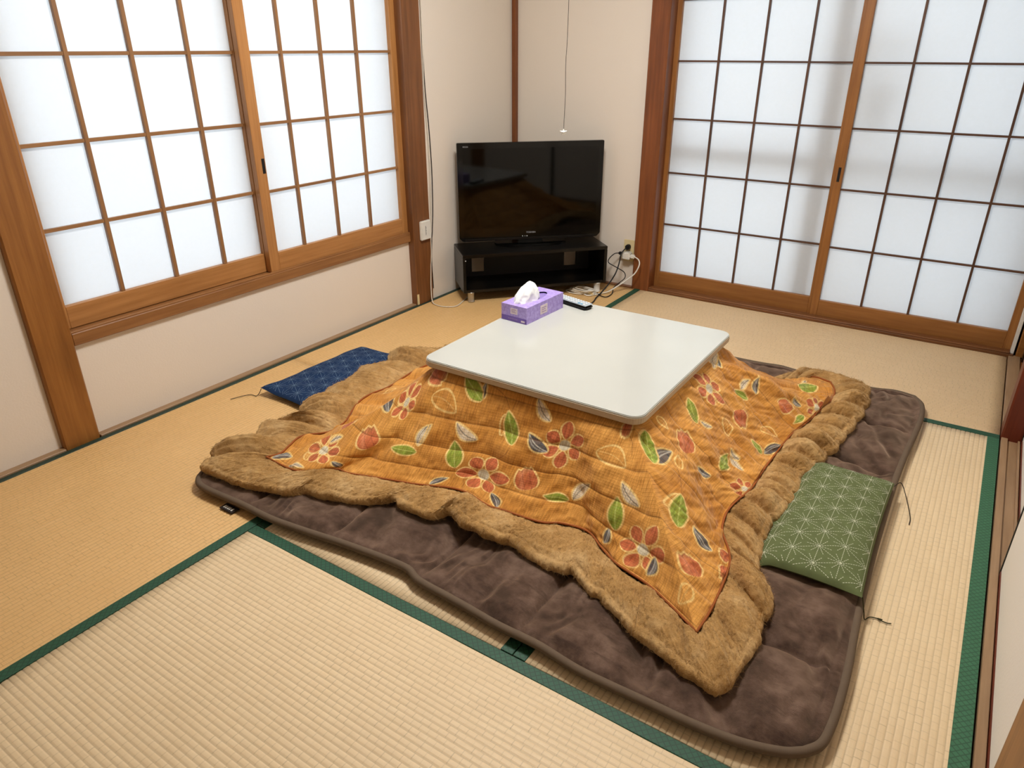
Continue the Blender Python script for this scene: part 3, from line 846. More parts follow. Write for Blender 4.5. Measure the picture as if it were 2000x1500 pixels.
def fur_material():
    t = NT('tan_plush')
    v = t.coord()
    big = t.noise(v, 9, 4, 0.6); fine = t.noise(v, 420, 3, 0.7); mid = t.noise(v, 55, 4, 0.65)
    c = t.ramp(big, [(0.30, lin((150, 110, 58))), (0.50, lin((186, 144, 86))), (0.72, lin((220, 184, 130)))])
    c = t.mix(t.ramp(mid, [(0.35, (0.35, 0.35, 0.35)), (0.65, (0, 0, 0))]), c, lin((118, 80, 38)))
    c = t.mix(t.ramp(fine, [(0.45, (0, 0, 0)), (0.75, (0.5, 0.5, 0.5))]), c, lin((214, 180, 130)))
    t.color(c); t.set(Roughness=0.9); t.b.inputs['Specular IOR Level'].default_value = 0.15
    t.b.inputs['Sheen Weight'].default_value = 0.55; t.b.inputs['Sheen Roughness'].default_value = 0.4
    t.b.inputs['Sheen Tint'].default_value = lin((240, 214, 170)) + (1,)
    t.bump(t.math('ADD', t.math('MULTIPLY', fine, 0.7), mid), 0.8, 0.003)
    return t.m
MAT['fur'] = fur_material()

quilt = tag(empty('kotatsu_quilt', (TC[0], TC[1], 0.07)), 'orange floral quilt with tan plush border draped under the white table top', 'quilt')
RES = {0: (640, 230), 1: (640, 230), 2: (220, 80), 3: (420, 130)}
for k, seam in enumerate((SEAM_F, SEAM_R, SEAM_B, SEAM_L)):
    P, UV, C4 = quilt_side(k, seam, *RES[k])
    # tuck the cloth under the table top
    inner = P[:, :1].copy(); inner[..., :2] = TC + (inner[..., :2] - TC) * 0.72; inner[..., 2] = 0.3365
    P = np.concatenate([inner, P], 1); UV = np.concatenate([UV[:, :1] * 0.9, UV], 1)
    C4 = C4.reshape(RES[k][0], RES[k][1], 4); C4 = np.concatenate([C4[:, :1], C4], 1)
    me = grid_mesh('quilt_panel', P, uv=UV, colors=C4)
    o = link('quilt_panel', me, MAT['cloth'], quilt)

def pleats(s, k, length):
    """irregular gathers along the border: soft lobes that break off in a sharp crease"""
    x = s * length
    ph = x * (5.0, 10.5, 6.0, 8.0)[k] + 0.9 * vnoise(x * 2.1, x * 0, 80 + k) + 0.5 * vnoise(x * 5.3, x * 0, 90 + k)
    f = ph % 1.0
    lobe = np.sin(math.pi * f ** 0.62) ** 0.8
    amp = 0.62 + 0.38 * vnoise(np.floor(ph) * 1.7, x * 0 + k, 100)
    f2 = (x * 33 + 1.6 * vnoise(x * 9, x * 0, 110 + k)) % 1.0
    lobe = lobe + 0.16 * np.sin(math.pi * f2 ** 0.7) * (0.5 + 0.5 * vnoise(x * 12, x * 0, 115))
    end = smooth(0, 0.03, s) * smooth(1, 0.97, s)
    return (lobe * amp - 0.35) * end

fur_rows = []
for k, (seam, hem) in enumerate(((SEAM_F, HEM_F), (SEAM_R, HEM_R), (SEAM_B, HEM_B), (SEAM_L, HEM_L))):
    nu = (900, 900, 300, 700)[k]
    s = np.linspace(0, 1, nu, endpoint=False)
    S = crom(seam, nu + 1)[:-1]; Hm = crom(hem, nu + 1)[:-1]
    L = np.linalg.norm(np.diff(Hm, axis=0), axis=1).sum()
    zs = seam_z(k, s)
    lift = 0.012 * np.clip(vnoise(s * L * 3.1, s * 0 + k, 61), 0, 1)
    if k == 1: lift = lift + 0.012 * np.exp(-((s - 0.40) / 0.16) ** 2)
    if k == 0: lift = lift + 0.012 * np.exp(-((s - 0.5) / 0.3) ** 2)
    pl = pleats(s, k, L)
    dv = (Hm - S) / np.linalg.norm(Hm - S, axis=1, keepdims=True)
    Hm = Hm + dv * (pl * (0.0, 0.020, 0.01, 0.055)[k] - (0.0, 0.002, 0.0, 0.016)[k] * np.sin(math.pi * s))[:, None]
    th = 0.030
    zb = 0.041 + lift                      # underside at the hem
    ntop, nend, nbot = 44, 12, 10
    rows = []
    w = np.linspace(0, 1, ntop)
    rr = th / 2
    for wi in w:
        xy = S * (1 - wi) + Hm * wi
        dirv = (Hm - S) / np.linalg.norm(Hm - S, axis=1, keepdims=True)
        xy = xy - dirv * rr * wi
        z = zs * (1 - wi) + (zb + th) * wi - 0.004 * (1 - wi) + 0.016 * math.sin(math.pi * min(1, wi * 1.05)) ** 0.7
        z = z + pl * (0.026, 0.050, 0.030, 0.066)[k] * math.sin(math.pi * (0.06 + 0.80 * wi))
        rows.append(np.concatenate([xy, z[:, None]], 1))
    for i in range(1, nend + 1):
        a = math.pi * i / nend
        xy = Hm - dirv * rr + dirv * rr * math.sin(a)
        z = zb + rr + rr * math.cos(a) + pl * 0.006 * max(0, math.cos(a / 2))
        rows.append(np.concatenate([xy, z[:, None]], 1))
    for i in range(1, nbot + 1):
        wi = 1 - i / nbot
        xy = S * (1 - wi) + Hm * wi - dirv * rr * wi
        z = zb * wi + (zs - 0.022) * (1 - wi)
        rows.append(np.concatenate([xy, z[:, None]], 1))
    fur_rows.append(np.stack(rows, 1))
F = np.concatenate(fur_rows, 0)
# plush tufts
q = np.arange(F.shape[0])[:, None] * 0.0026; w_ = np.arange(F.shape[1])[None, :] * 0.0032
dn = 0.0035 * fbm(q * 22, w_ * 22, 121, 2) + 0.0016 * vnoise(q * 160, w_ * 160, 131)
Nf = np.cross(np.roll(F, -1, 0) - np.roll(F, 1, 0), np.gradient(F, axis=1)); Nf /= np.linalg.norm(Nf, axis=-1, keepdims=True) + 1e-12
cen = F.mean(1, keepdims=True)
sgn = np.sign(np.sum(Nf * (F - cen), -1, keepdims=True)); sgn[:, :44] = np.where(Nf[:, :44, 2:3] < 0, -1, 1)
F = F + Nf * sgn * dn[..., None]
F[..., 2] = np.maximum(F[..., 2], 0.0385)
fur = link('plush_border', grid_mesh('plush_border', F, closed_u=True), MAT['fur'], quilt)
fur['label'] = 'gathered tan plush border'
# piping cord along the seam
pp = []
for k, seam in enumerate((SEAM_F, SEAM_R, SEAM_B, SEAM_L)):
    c = crom(seam, 161)[:-1]; s = np.linspace(0, 1, 160, endpoint=False)
    pp.append(np.concatenate([c, (seam_z(k, s) + 0.003)[:, None]], 1))
MAT['piping'] = plain('rust_piping', (150, 84, 40), 0.7, 0.2)
tube('seam_piping', np.concatenate(pp, 0), 0.0032, MAT['piping'], quilt, smooth_path=False, closed=True, m=6)

# ------------------------------------------------------------------ floor futon
MO_F = [(0.545, -2.57), (0.572, -2.608), (0.628, -2.626), (0.794, -2.619), (0.921, -2.619), (1.048, -2.604), (1.209, -2.581), (1.378, -2.567), (1.442, -2.586), (1.539, -2.592), (1.605, -2.596), (1.699, -2.603), (1.804, -2.603),
        (1.91, -2.615), (2.0, -2.615), (2.085, -2.612), (2.166, -2.61), (2.255, -2.600), (2.331, -2.576), (2.368, -2.552)]
MO_R = [(2.368, -2.552), (2.389, -2.521), (2.396, -2.48), (2.399, -2.405), (2.396, -2.287), (2.385, -2.113), (2.376, -1.85), (2.373, -1.611), (2.373, -1.404), (2.379, -1.204), (2.386, -1.074), (2.390, -0.918), (2.380, -0.805), (2.350, -0.748)]
MO_B = [(2.350, -0.748), (2.282, -0.735), (2.196, -0.758), (2.06, -0.748), (1.924, -0.748), (1.847, -0.736), (1.777, -0.748), (1.65, -0.755), (1.4, -0.75), (1.1, -0.75), (0.8, -0.75), (0.64, -0.75), (0.58, -0.78)]
MO_L = [(0.58, -0.78), (0.565, -0.85), (0.565, -1.1), (0.56, -1.5), (0.55, -1.9), (0.528, -2.205), (0.538, -2.4), (0.545, -2.57)]
out = np.concatenate([crom(m, n + 1)[:-1] for m, n in ((MO_F, 420), (MO_R, 420), (MO_B, 200), (MO_L, 200))], 0)
C0 = np.array([1.46, -1.68])
rad = np.concatenate([np.linspace(0, 0.55, 6)[:-1], np.linspace(0.55, 0.96, 90)[:-1], 1 - 0.04 * (1 - np.linspace(0, 1, 14)) ** 1.6])
XY = C0 + (out[:, None, :] - C0) * rad[None, :, None]
edge_d = np.linalg.norm(out - C0, axis=1)[:, None] * (1 - rad)[None, :]
gx = np.abs(((XY[..., 0] - 1.44) / 0.31 + 0.5) % 1 - 0.5) * 0.31
gy = np.abs(((XY[..., 1] + 1.08) / 0.31 + 0.5) % 1 - 0.5) * 0.31
gd = np.minimum(gx, gy)
Z = 0.026 + 0.013 * np.sqrt(np.clip(1 - (1 - np.clip(edge_d / 0.035, 0, 1)) ** 2, 0, 1))
amp = smooth(0.01, 0.10, edge_d)
Z = Z - 0.015 * np.exp(-gd / 0.012) * smooth(0.0, 0.05, edge_d) + 0.006 * smooth(0, 0.12, gd) * amp
crease = fbm(XY[..., 0] * 5, XY[..., 1] * 5, 141)
Z = Z + (0.010 * crease + 0.0095 * fbm(XY[..., 0] * 26 + 2 * crease, XY[..., 1] * 7, 151, 2)) * smooth(0.0, 0.05, edge_d)
inner = (XY[..., 0] > 0.62) & (XY[..., 0] < 2.12) & (XY[..., 1] > -2.33) & (XY[..., 1] < -0.92)
Z = np.minimum(Z, np.where(inner, 0.034, 0.052))
# the near edge lifts a little over the tatami
P = np.concatenate([XY, Z[..., None]], -1)
und = P[:, -1:].copy(); und[..., 2] = 0.018
und2 = C0 + (out[:, None, :] - C0) * 0.93; und2 = np.concatenate([und2, np.full((len(out), 1, 1), 0.003)], -1); und3 = P[:, :1].copy(); und3[..., 2] = 0.003
P = np.concatenate([P, und, und2, und3], 1)
def velour():
    t = NT('brown_velour')
    v = t.coord()
    n1 = t.noise(v, 14, 5, 0.65); n2 = t.noise(v, 600, 2, 0.6); n3 = t.noise(t.coord((5, 20, 5)), 1.6, 4, 0.65)
    c = t.ramp(n1, [(0.36, lin((52, 36, 27))), (0.48, lin((77, 57, 46))), (0.68, lin((110, 88, 75)))])
    c = t.mix(t.ramp(n3, [(0.30, (0.8, 0.8, 0.8)), (0.46, (0, 0, 0))]), c, lin((48, 31, 25)))
    t.color(c); t.set(Roughness=0.85); t.b.inputs['Specular IOR Level'].default_value = 0.2
    t.b.inputs['Sheen Weight'].default_value = 1.0; t.b.inputs['Sheen Roughness'].default_value = 0.5
    t.b.inputs['Sheen Tint'].default_value = lin((200, 172, 146)) + (1,)
    t.bump(t.math('ADD', t.math('MULTIPLY', n2, 0.4), n1), 0.5, 0.004)
    return t.m
MAT['velour'] = velour()
MAT['binding'] = plain('grey_brown_binding', (104, 88, 72), 0.8, 0.2)
MAT['shade_cloth'] = plain('dark_woven_label', (40, 32, 28), 0.7, 0.2)
fut = tag(empty('floor_futon', (C0[0], C0[1], 0.0)), 'large dark brown velour floor futon spread under the quilt', 'futon')
link('futon_pad', grid_mesh('futon_pad', P, closed_u=True), MAT['velour'], fut)
bind = np.concatenate([out + (out - C0) / np.linalg.norm(out - C0, axis=1, keepdims=True) * 0.001, np.full((len(out), 1), 0.0265)], 1)
tube('edge_binding', bind, 0.0105, MAT['binding'], fut, smooth_path=False, closed=True, m=10)
lb = box('sewn_label', 0.724, 0.780, -2.650, -2.622, 0.004, 0.0075, MAT['shade_cloth'], fut, 0.0005)
MAT['white_print'] = plain('white_print', (225, 222, 214), 0.7, 0.2)
for i, wd in enumerate((0.006, 0.005, 0.006, 0.004, 0.006)):
    x = 0.731 + i * 0.0085
    box('printed_letter', x, x + wd, -2.643, -2.632, 0.0074, 0.0078, MAT['white_print'], lb)

# ------------------------------------------------------------------ cushions
def asanoha(p, uu, vv):
    """segments of the hemp leaf pattern in cushion coordinates, uu wide, vv long, p = triangle side"""
    segs = []
    hgt = p * math.sqrt(3) / 2
    for i in range(-2, int(uu / hgt) + 3):
        for j in range(-2, int(vv / p) + 3):
            a = np.array([i * hgt, (j + 0.5 * (i % 2)) * p])
            b = a + np.array([0, p]); c = a + np.array([hgt, p / 2]); d = a + np.array([-hgt, p / 2])
            for tri in ((a, b, c), (a, b, d)):
                g = (tri[0] + tri[1] + tri[2]) / 3
                for q in tri: segs.append((q, g))
            segs += [(a, b), (a, c), (a, a + np.array([hgt, -p / 2]))]
    return segs

def cushion(name, corners, zbase, thick, mat, thread, label, period, tuft_seed, rim, zfun=None, group=None):
    c = np.array(corners, float)       # a(u0v0) b(u1v0) c(u1v1) d(u0v1)
    n = 90
    u = np.linspace(0, 1, n)[:, None]; v = np.linspace(0, 1, n)[None, :]
    root = tag(empty(name, tuple(c.mean(0)) + (zbase,)), label, 'cushion', group)
    def pos(u, v):
        # sides bow inwards between the pointed corners
        bu = 0.018 * np.sin(math.pi * u) * (1 - 2 * v); bv = 0.018 * np.sin(math.pi * v) * (1 - 2 * u)
        uu = u + bv * 1.2; vv_ = v + bu * 1.2
        xy = (c[0] * ((1 - uu) * (1 - vv_))[..., None] + c[1] * (uu * (1 - vv_))[..., None] + c[2] * (uu * vv_)[..., None] + c[3] * ((1 - uu) * vv_)[..., None])
        return xy
    def prof(u, v):
        f = np.clip((1 - np.abs(2 * u - 1) ** 3.5) * (1 - np.abs(2 * v - 1) ** 3.5), 0, 1) ** 0.45
        return f
    U, V = np.broadcast_arrays(u, v)
    xy = pos(U, V); f = prof(U, V)
    zt = zbase + thick * (0.42 + 0.58 * f) + 0.0035 * fbm(xy[..., 0] * 14, xy[..., 1] * 14, tuft_seed, 2) * f
    zl = zbase + thick * 0.42 * (1 - f)
    if zfun: dz = zfun(U, V); zt = zt + dz; zl = zl + dz
    top = np.concatenate([xy, zt[..., None]], -1); bot = np.concatenate([xy, zl[..., None]], -1)
    link('cover', grid_mesh('cover', top), mat, root)
    link('underside', grid_mesh('underside', bot, flip=True), mat, root)
    # running stitches of the hemp leaf pattern
    lu = np.linalg.norm(c[1] - c[0]); lv = np.linalg.norm(c[3] - c[0])
    from_v = []; faces = []
    dash, gap, wd = 0.0044, 0.0022, 0.0008
    for a, b in asanoha(period, lu, lv):
        L = np.linalg.norm(b - a); m = int(L / (dash + gap))
        d = (b - a) / L; nrm = np.array([-d[1], d[0]]) * wd
        for i in range(m):
            s0 = a + d * (i * (dash + gap)); s1 = s0 + d * dash
            q = np.array([s0 - nrm, s1 - nrm, s1 + nrm, s0 + nrm]) / np.array([lu, lv])
            if q.min() < 0.012 or q.max() > 0.988: continue
            from_v.append(q); faces.append(len(from_v) - 1)
    q = np.concatenate(from_v, 0)
    xy2 = pos(q[:, 0], q[:, 1]); f2 = prof(q[:, 0], q[:, 1])
    z2 = zbase + thick * (0.42 + 0.58 * f2) + 0.0035 * fbm(xy2[:, 0] * 14, xy2[:, 1] * 14, tuft_seed, 2) * f2 + 0.0009
    if zfun: z2 = z2 + zfun(q[:, 0], q[:, 1])
    vv2 = np.concatenate([xy2, z2[:, None]], 1)
    me = bpy.data.meshes.new('stitching')
    me.from_pydata(vv2.tolist(), [], [(4 * i, 4 * i + 1, 4 * i + 2, 4 * i + 3) for i in range(len(from_v))])
    o = link('stitching', me, thread, root); o['kind'] = 'stuff'
    return root

def cotton(name, c):
    t = NT(name); c = lin(c)
    n = t.noise(t.coord(), 30, 4, 0.6); f = t.noise(t.coord(), 900, 2)
    t.color(t.ramp(n, [(0.3, tuple(v * 0.88 for v in c)), (0.7, tuple(v * 1.1 for v in c))]))
    t.set(Roughness=0.85); t.b.inputs['Specular IOR Level'].default_value = 0.2
    t.bump(f, 0.4, 0.0008)
    return t.m
MAT['navy'] = cotton('navy_cotton', (26, 50, 86))
MAT['green'] = cotton('green_cotton', (97, 107, 68))
MAT['thread_w'] = plain('pale_thread', (196, 200, 172), 0.8, 0.2)
MAT['thread_b'] = plain('pale_blue_thread', (112, 136, 160), 0.8, 0.2)
gc = cushion('floor_cushion', [(2.085, -2.10), (2.385, -2.085), (2.377, -1.505), (2.10, -1.495)], 0.040, 0.062, MAT['green'], MAT['thread_w'],
             'green floor cushion with white star stitching tucked under the plush border', 0.068, 3, None,
             zfun=lambda u, v: -0.034 * smooth(0.30, 0.06, u) - 0.004)
bc = cushion('floor_cushion', [(0.202, -2.078), (0.555, -2.10), (0.50, -1.515), (0.213, -1.532)], 0.002, 0.052, MAT['navy'], MAT['thread_b'],
             'navy blue floor cushion with pale star stitching by the window wall', 0.068, 4, None,
             zfun=lambda u, v: 0.010 * smooth(0.25, 0.0, u) * smooth(0.2, 0.0, v) - 0.004 * smooth(0.6, 1.0, u))
tube('corner_thread', [(2.379, -1.52, 0.062), (2.392, -1.46, 0.045), (2.410, -1.47, 0.02), (2.438, -1.566, 0.004), (2.441, -1.61, 0.003)], 0.0013, MAT['thread_dark'], gc, 40, 6)
tube('corner_thread', [(2.386, -2.08, 0.060), (2.396, -2.09, 0.03), (2.402, -2.085, 0.004), (2.412, -2.068, 0.003), (2.438, -2.062, 0.003), (2.426, -2.066, 0.005), (2.445, -2.068, 0.003), (2.457, -2.064, 0.003)], 0.0013, MAT['thread_green'], gc, 60, 6)
tube('corner_thread', [(0.204, -2.076, 0.030), (0.200, -2.085, 0.014), (0.192, -2.095, 0.003), (0.165, -2.10, 0.003), (0.150, -2.125, 0.004), (0.132, -2.17, 0.003)], 0.0013, MAT['thread_dark'], bc, 50, 6)

# short plush pile on the border
ps = fur.modifiers.new('pile', 'PARTICLE_SYSTEM').particle_system.settings
ps.type = 'HAIR'; ps.count = 110000; ps.hair_length = 0.006; ps.hair_step = 2; ps.use_advanced_hair = True
ps.brownian_factor = 0.003; ps.factor_random = 0.003; ps.root_radius = 0.35; ps.tip_radius = 0.1; ps.radius_scale = 0.0016
ps.use_emit_random = True; ps.distribution = 'RAND'; ps.display_step = 2; ps.render_step = 2

# ------------------------------------------------------------------ television stand and television
def frame_at(p, q, z=0.0):
    a = math.atan2(q[1] - p[1], q[0] - p[0])
    return Matrix.Translation((p[0], p[1], z)) @ Matrix.Rotation(a, 4, 'Z'), math.hypot(q[0] - p[0], q[1] - p[1])

MS, SL = frame_at((0.195, -0.745), (0.735, -0.150))
SD = 0.262; SB, ST = 0.055, 0.262
stand = tag(empty('television_stand', (0.38, -0.36, 0.0)), 'low black open television stand across the room corner', 'stand')
box('top_board', 0, SL, 0, SD, ST - 0.018, ST, MAT['black_satin'], stand, 0.002, 2, MS)
box('bottom_board', 0.016, SL - 0.016, 0.004, SD, SB, SB + 0.016, MAT['black_satin'], stand, 0.002, 2, MS)
box('side_panel', 0, 0.016, 0.0, SD, SB, ST - 0.018, MAT['black_satin'], stand, 0.0015, 1, MS)
box('side_panel', SL - 0.016, SL, 0.0, SD, SB, ST - 0.018, MAT['black_satin'], stand, 0.0015, 1, MS)
bm = bmesh.new()
zb0, zb1 = SB + 0.016, ST - 0.018
h0, h1 = zb0 + 0.025, zb1 - 0.060
xs = [0.016, 0.095, 0.165, SL - 0.165, SL - 0.095, SL - 0.016]
for i in range(5):
    if i in (1, 3):
        bm_box(bm, xs[i], xs[i + 1], SD - 0.010, SD - 0.004, zb0, h0, rot=MS); bm_box(bm, xs[i], xs[i + 1], SD - 0.010, SD - 0.004, h1, zb1, rot=MS)
    else:
        bm_box(bm, xs[i], xs[i + 1], SD - 0.010, SD - 0.004, zb0, zb1, rot=MS)
finish('back_panel', bm, MAT['black_matte'], stand)
for fx in (0.043, SL - 0.043):
    for fy in (0.024, SD - 0.03):
        c = MS @ Vector((fx, fy, 0))
        lathe('foot', [(0.0005, 0.0), (0.019, 0.0), (0.019, 0.006), (0.0175, 0.008), (0.0175, 0.048), (0.02, 0.05), (0.02, 0.0555), (0.0005, 0.0555)], (c.x, c.y, 0.0005), MAT['steel'] if fx < 0.1 else MAT['white_plastic'], stand)
c = MS @ Vector((0.014, -0.0015, ST - 0.030))
lathe('screw_cap', [(0.0005, -0.003), (0.003, -0.002), (0.003, 0.002), (0.0005, 0.003)], c, MAT['led'], stand, 10)

MTV, TL = frame_at((0.065, -0.600), (0.635, -0.055))
TB, TT = 0.284, 0.797
tv = tag(empty('television', (0.33, -0.31, ST)), 'switched off black flat screen television on the corner stand', 'television')
def local_prism(name, pts, y0, y1, mat, parent, bev=0.0, seg=1):
    """pts (x,z) outline extruded in local y of the television"""
    bm = bmesh.new()
    vs = [bm.verts.new((x, y0, z)) for x, z in pts]
    f = bm.faces.new(vs)
    r = bmesh.ops.extrude_face_region(bm, geom=[f])
    bmesh.ops.translate(bm, vec=(0, y1 - y0, 0), verts=[v for v in r['geom'] if isinstance(v, bmesh.types.BMVert)])
    if bev: bmesh.ops.bevel(bm, geom=list(bm.edges), offset=bev, segments=seg, affect='EDGES', clamp_overlap=True)
    bmesh.ops.transform(bm, matrix=MTV, verts=bm.verts)
    return finish(name, bm, mat, parent)
ch = 0.020
local_prism('bezel', [(ch, TB), (TL - ch, TB), (TL, TB + ch), (TL, TT), (0, TT), (0, TB + ch)], 0.0, 0.030, MAT['black_gloss'], tv, 0.003, 2)
local_prism('rear_housing', [(0.08, TB + 0.05), (TL - 0.08, TB + 0.05), (TL - 0.05, TB + 0.10), (TL - 0.05, TT - 0.06), (0.05, TT - 0.06), (0.05, TB + 0.10)], 0.030, 0.075, MAT['black_matte'], tv, 0.01, 2)
local_prism('screen', [(0.030, TB + 0.068), (TL - 0.030, TB + 0.068), (TL - 0.030, TT - 0.030), (0.030, TT - 0.030)], -0.0008, 0.004, MAT['screen'], tv)
local_prism('speaker_bar', [(0.03, TB + 0.002), (TL - 0.03, TB + 0.002), (TL - 0.03, TB + 0.013), (0.03, TB + 0.013)], -0.0025, 0.004, MAT['black_satin'], tv, 0.001)
local_prism('stand_neck', [(TL / 2 - 0.07, ST + 0.008), (TL / 2 + 0.07, ST + 0.008), (TL / 2 + 0.07, TB + 0.03), (TL / 2 - 0.07, TB + 0.03)], 0.012, 0.032, MAT['black_gloss'], tv, 0.002)
bm = bmesh.new()
a = np.linspace(0, 2 * math.pi, 40, endpoint=False)
vs = [bm.verts.new((TL / 2 + 0.20 * math.copysign(abs(math.cos(t)) ** 0.7, math.cos(t)), 0.015 + 0.085 * math.copysign(abs(math.sin(t)) ** 0.8, math.sin(t)), ST + 0.0005)) for t in a]
f = bm.faces.new(vs); r = bmesh.ops.extrude_face_region(bm, geom=[f])
bmesh.ops.translate(bm, vec=(0, 0, 0.010), verts=[v for v in r['geom'] if isinstance(v, bmesh.types.BMVert)])
bmesh.ops.transform(bm, matrix=MTV, verts=bm.verts)
finish('stand_base', bm, MAT['black_gloss'], tv)
def text(name, body, size, M, mat, parent, spacing=1.0):
    cu = bpy.data.curves.new(name, 'FONT'); cu.body = body; cu.size = size; cu.extrude = 0.0003; cu.align_x = 'CENTER'; cu.space_character = spacing
    tmp = bpy.data.objects.new('tmp', cu); col.objects.link(tmp)
    dg = bpy.context.evaluated_depsgraph_get(); me = bpy.data.meshes.new_from_object(tmp.evaluated_get(dg))
    bpy.data.objects.remove(tmp)
    me.transform(M)
    return link(name, me, mat, parent)
UP = Matrix.Rotation(math.pi / 2, 4, 'X')
text('maker_lettering', 'TOSHIBA', 0.013, MTV @ Matrix.Translation((TL / 2, -0.0012, TB + 0.036)) @ UP, MAT['grey_text'], tv)
text('series_lettering', 'REGZA', 0.009, MTV @ Matrix.Translation((0.045, -0.0012, TT - 0.022)) @ UP, MAT['grey_text'], tv)
for x, w in ((TL / 2 - 0.048, 0.004), (TL / 2 - 0.034, 0.002), (TL / 2 - 0.024, 0.005)):
    box('indicator_mark', x, x + w, -0.0012, 0.001, TB + 0.018, TB + 0.023, MAT['led'], tv, 0, 1, MTV)

# ------------------------------------------------------------------ wall fittings and cords
dev = tag(empty('wall_box', (0.010, -0.825, 0.34)), 'small white plastic box on the pillar beside the window', 'wall box')
box('casing', 0.0095, 0.027, -0.864, -0.788, 0.340, 0.438, MAT['white_plastic'], dev, 0.004, 2)
for i in range(7):
    z = 0.365 + i * 0.007
    box('printed_mark', 0.0268, 0.0274, -0.833, -0.829 + 0.002 * (i % 2), z, z + 0.0045, MAT['alu'], dev)
tagp = box('paper_tag', 0.004, 0.0112, -0.905, -0.893, 0.004, 0.06, MAT['cream_plastic'], None); tag(tagp, 'tiny pale tag at the foot of the pillar beside the window', 'tag')

wc = tag(tube('wall_cable', [(0.014, -0.768, 2.2), (0.014, -0.768, 1.44), (0.012, -0.768, 1.226), (0.006, -0.766, 1.069), (0.006, -0.755, 0.881), (0.006, -0.750, 0.685), (0.006, -0.756, 0.506), (0.006, -0.768, 0.36), (0.010, -0.778, 0.25), (0.014, -0.792, 0.16),
     (0.030, -0.817, 0.075), (0.050, -0.835, 0.012), (0.09, -0.852, 0.004), (0.145, -0.850, 0.004), (0.190, -0.810, 0.004), (0.17, -0.72, 0.004), (0.12, -0.55, 0.004)], 0.0028, MAT['off_white_cord'], None, 160), 'off white cable running down beside the pillar and looping over the tatami', 'cable')
tag(tube('wall_cable', [(0.008, -0.762, 2.2), (0.008, -0.762, 1.30), (0.006, -0.757, 1.069), (0.006, -0.742, 0.881), (0.006, -0.735, 0.685), (0.006, -0.740, 0.506), (0.006, -0.750, 0.40), (0.006, -0.765, 0.30), (0.006, -0.772, 0.20), (0.006, -0.768, 0.06)],
         0.0022, MAT['black_matte'], None, 100), 'thin black cable hanging down the wall beside the pillar', 'cable')

outlet = tag(empty('wall_outlet', (0.782, WYB, 0.19)), 'cream wall outlet plate beside the reddish pillar', 'outlet')
box('plate', 0.750, 0.813, WYB - 0.006, WYB + 0.001, 0.145, 0.266, MAT['cream_plastic'], outlet, 0.002, 2)
box('socket_insert', 0.768, 0.795, WYB - 0.0075, WYB - 0.004, 0.160, 0.252, MAT['cream_plastic'], outlet, 0.001)
for z in (0.175, 0.205, 0.232):
    for x in (0.776, 0.785):
        box('slot', x, x + 0.002, WYB - 0.0079, WYB - 0.006, z, z + 0.009, MAT['black_matte'], outlet)
bp = tag(empty('power_cord', (0.785, 0.0, 0.23)), 'black power cord with black plug in the upper outlet socket', 'cord')
box('plug', 0.772, 0.796, -0.012, WYB - 0.0076, 0.217, 0.243, MAT['black_matte'], bp, 0.005, 2)
tube('cable', [(0.784, -0.010, 0.229), (0.774, -0.022, 0.218), (0.766, -0.04, 0.195), (0.766, -0.06, 0.147), (0.765, -0.09, 0.104), (0.760, -0.13, 0.070), (0.748, -0.17, 0.036), (0.736, -0.21, 0.010), (0.745, -0.28, 0.005), (0.766, -0.358, 0.005), (0.77, -0.46, 0.005)], 0.0036, MAT['black_matte'], bp, 90)
tap = tag(empty('plug_adapter', (0.785, 0.0, 0.18)), 'white multi socket adapter plugged into the lower outlet socket', 'adapter')
box('body', 0.762, 0.808, -0.022, WYB - 0.0076, 0.162, 0.205, MAT['white_plastic'], tap, 0.006, 2)
box('socket_ring', 0.757, 0.763, -0.014, 0.012, 0.172, 0.197, MAT['white_plastic'], tap, 0.002)
b2 = tag(empty('power_cord', (0.75, -0.02, 0.194)), 'thin black cord looping down from the white adapter', 'cord')
box('plug', 0.735, 0.757, -0.014, 0.006, 0.184, 0.200, MAT['black_matte'], b2, 0.004, 2)
tube('cable', [(0.737, -0.006, 0.192), (0.720, -0.03, 0.190), (0.695, -0.04, 0.161), (0.698, -0.05, 0.140), (0.752, -0.06, 0.124), (0.806, -0.07, 0.106), (0.816, -0.08, 0.078), (0.795, -0.10, 0.053), (0.774, -0.125, 0.026), (0.785, -0.168, 0.005), (0.785, -0.238, 0.005), (0.745, -0.232, 0.005), (0.71, -0.20, 0.005)], 0.0026, MAT['black_matte'], b2, 110)
w2 = tag(empty('power_cord', (0.82, -0.02, 0.185)), 'white cord with white plug arching from the adapter to the floor', 'cord')
box('plug', 0.808, 0.838, -0.020, 0.000, 0.174, 0.196, MAT['white_plastic'], w2, 0.005, 2)
tube('cable', [(0.832, -0.012, 0.186), (0.866, -0.03, 0.180), (0.880, -0.04, 0.163), (0.878, -0.05, 0.136), (0.860, -0.06, 0.100), (0.823, -0.08, 0.064), (0.790, -0.12, 0.034), (0.760, -0.165, 0.012), (0.729, -0.205, 0.005), (0.690, -0.270, 0.005), (0.64, -0.25, 0.006)], 0.0036, MAT['white_plastic'], w2, 100)
coil = tag(empty('coiled_cord', (0.62, -0.24, 0.0)), 'bundle of off white cord coiled on the floor under the stand', 'cord')
rc = random.Random(3)
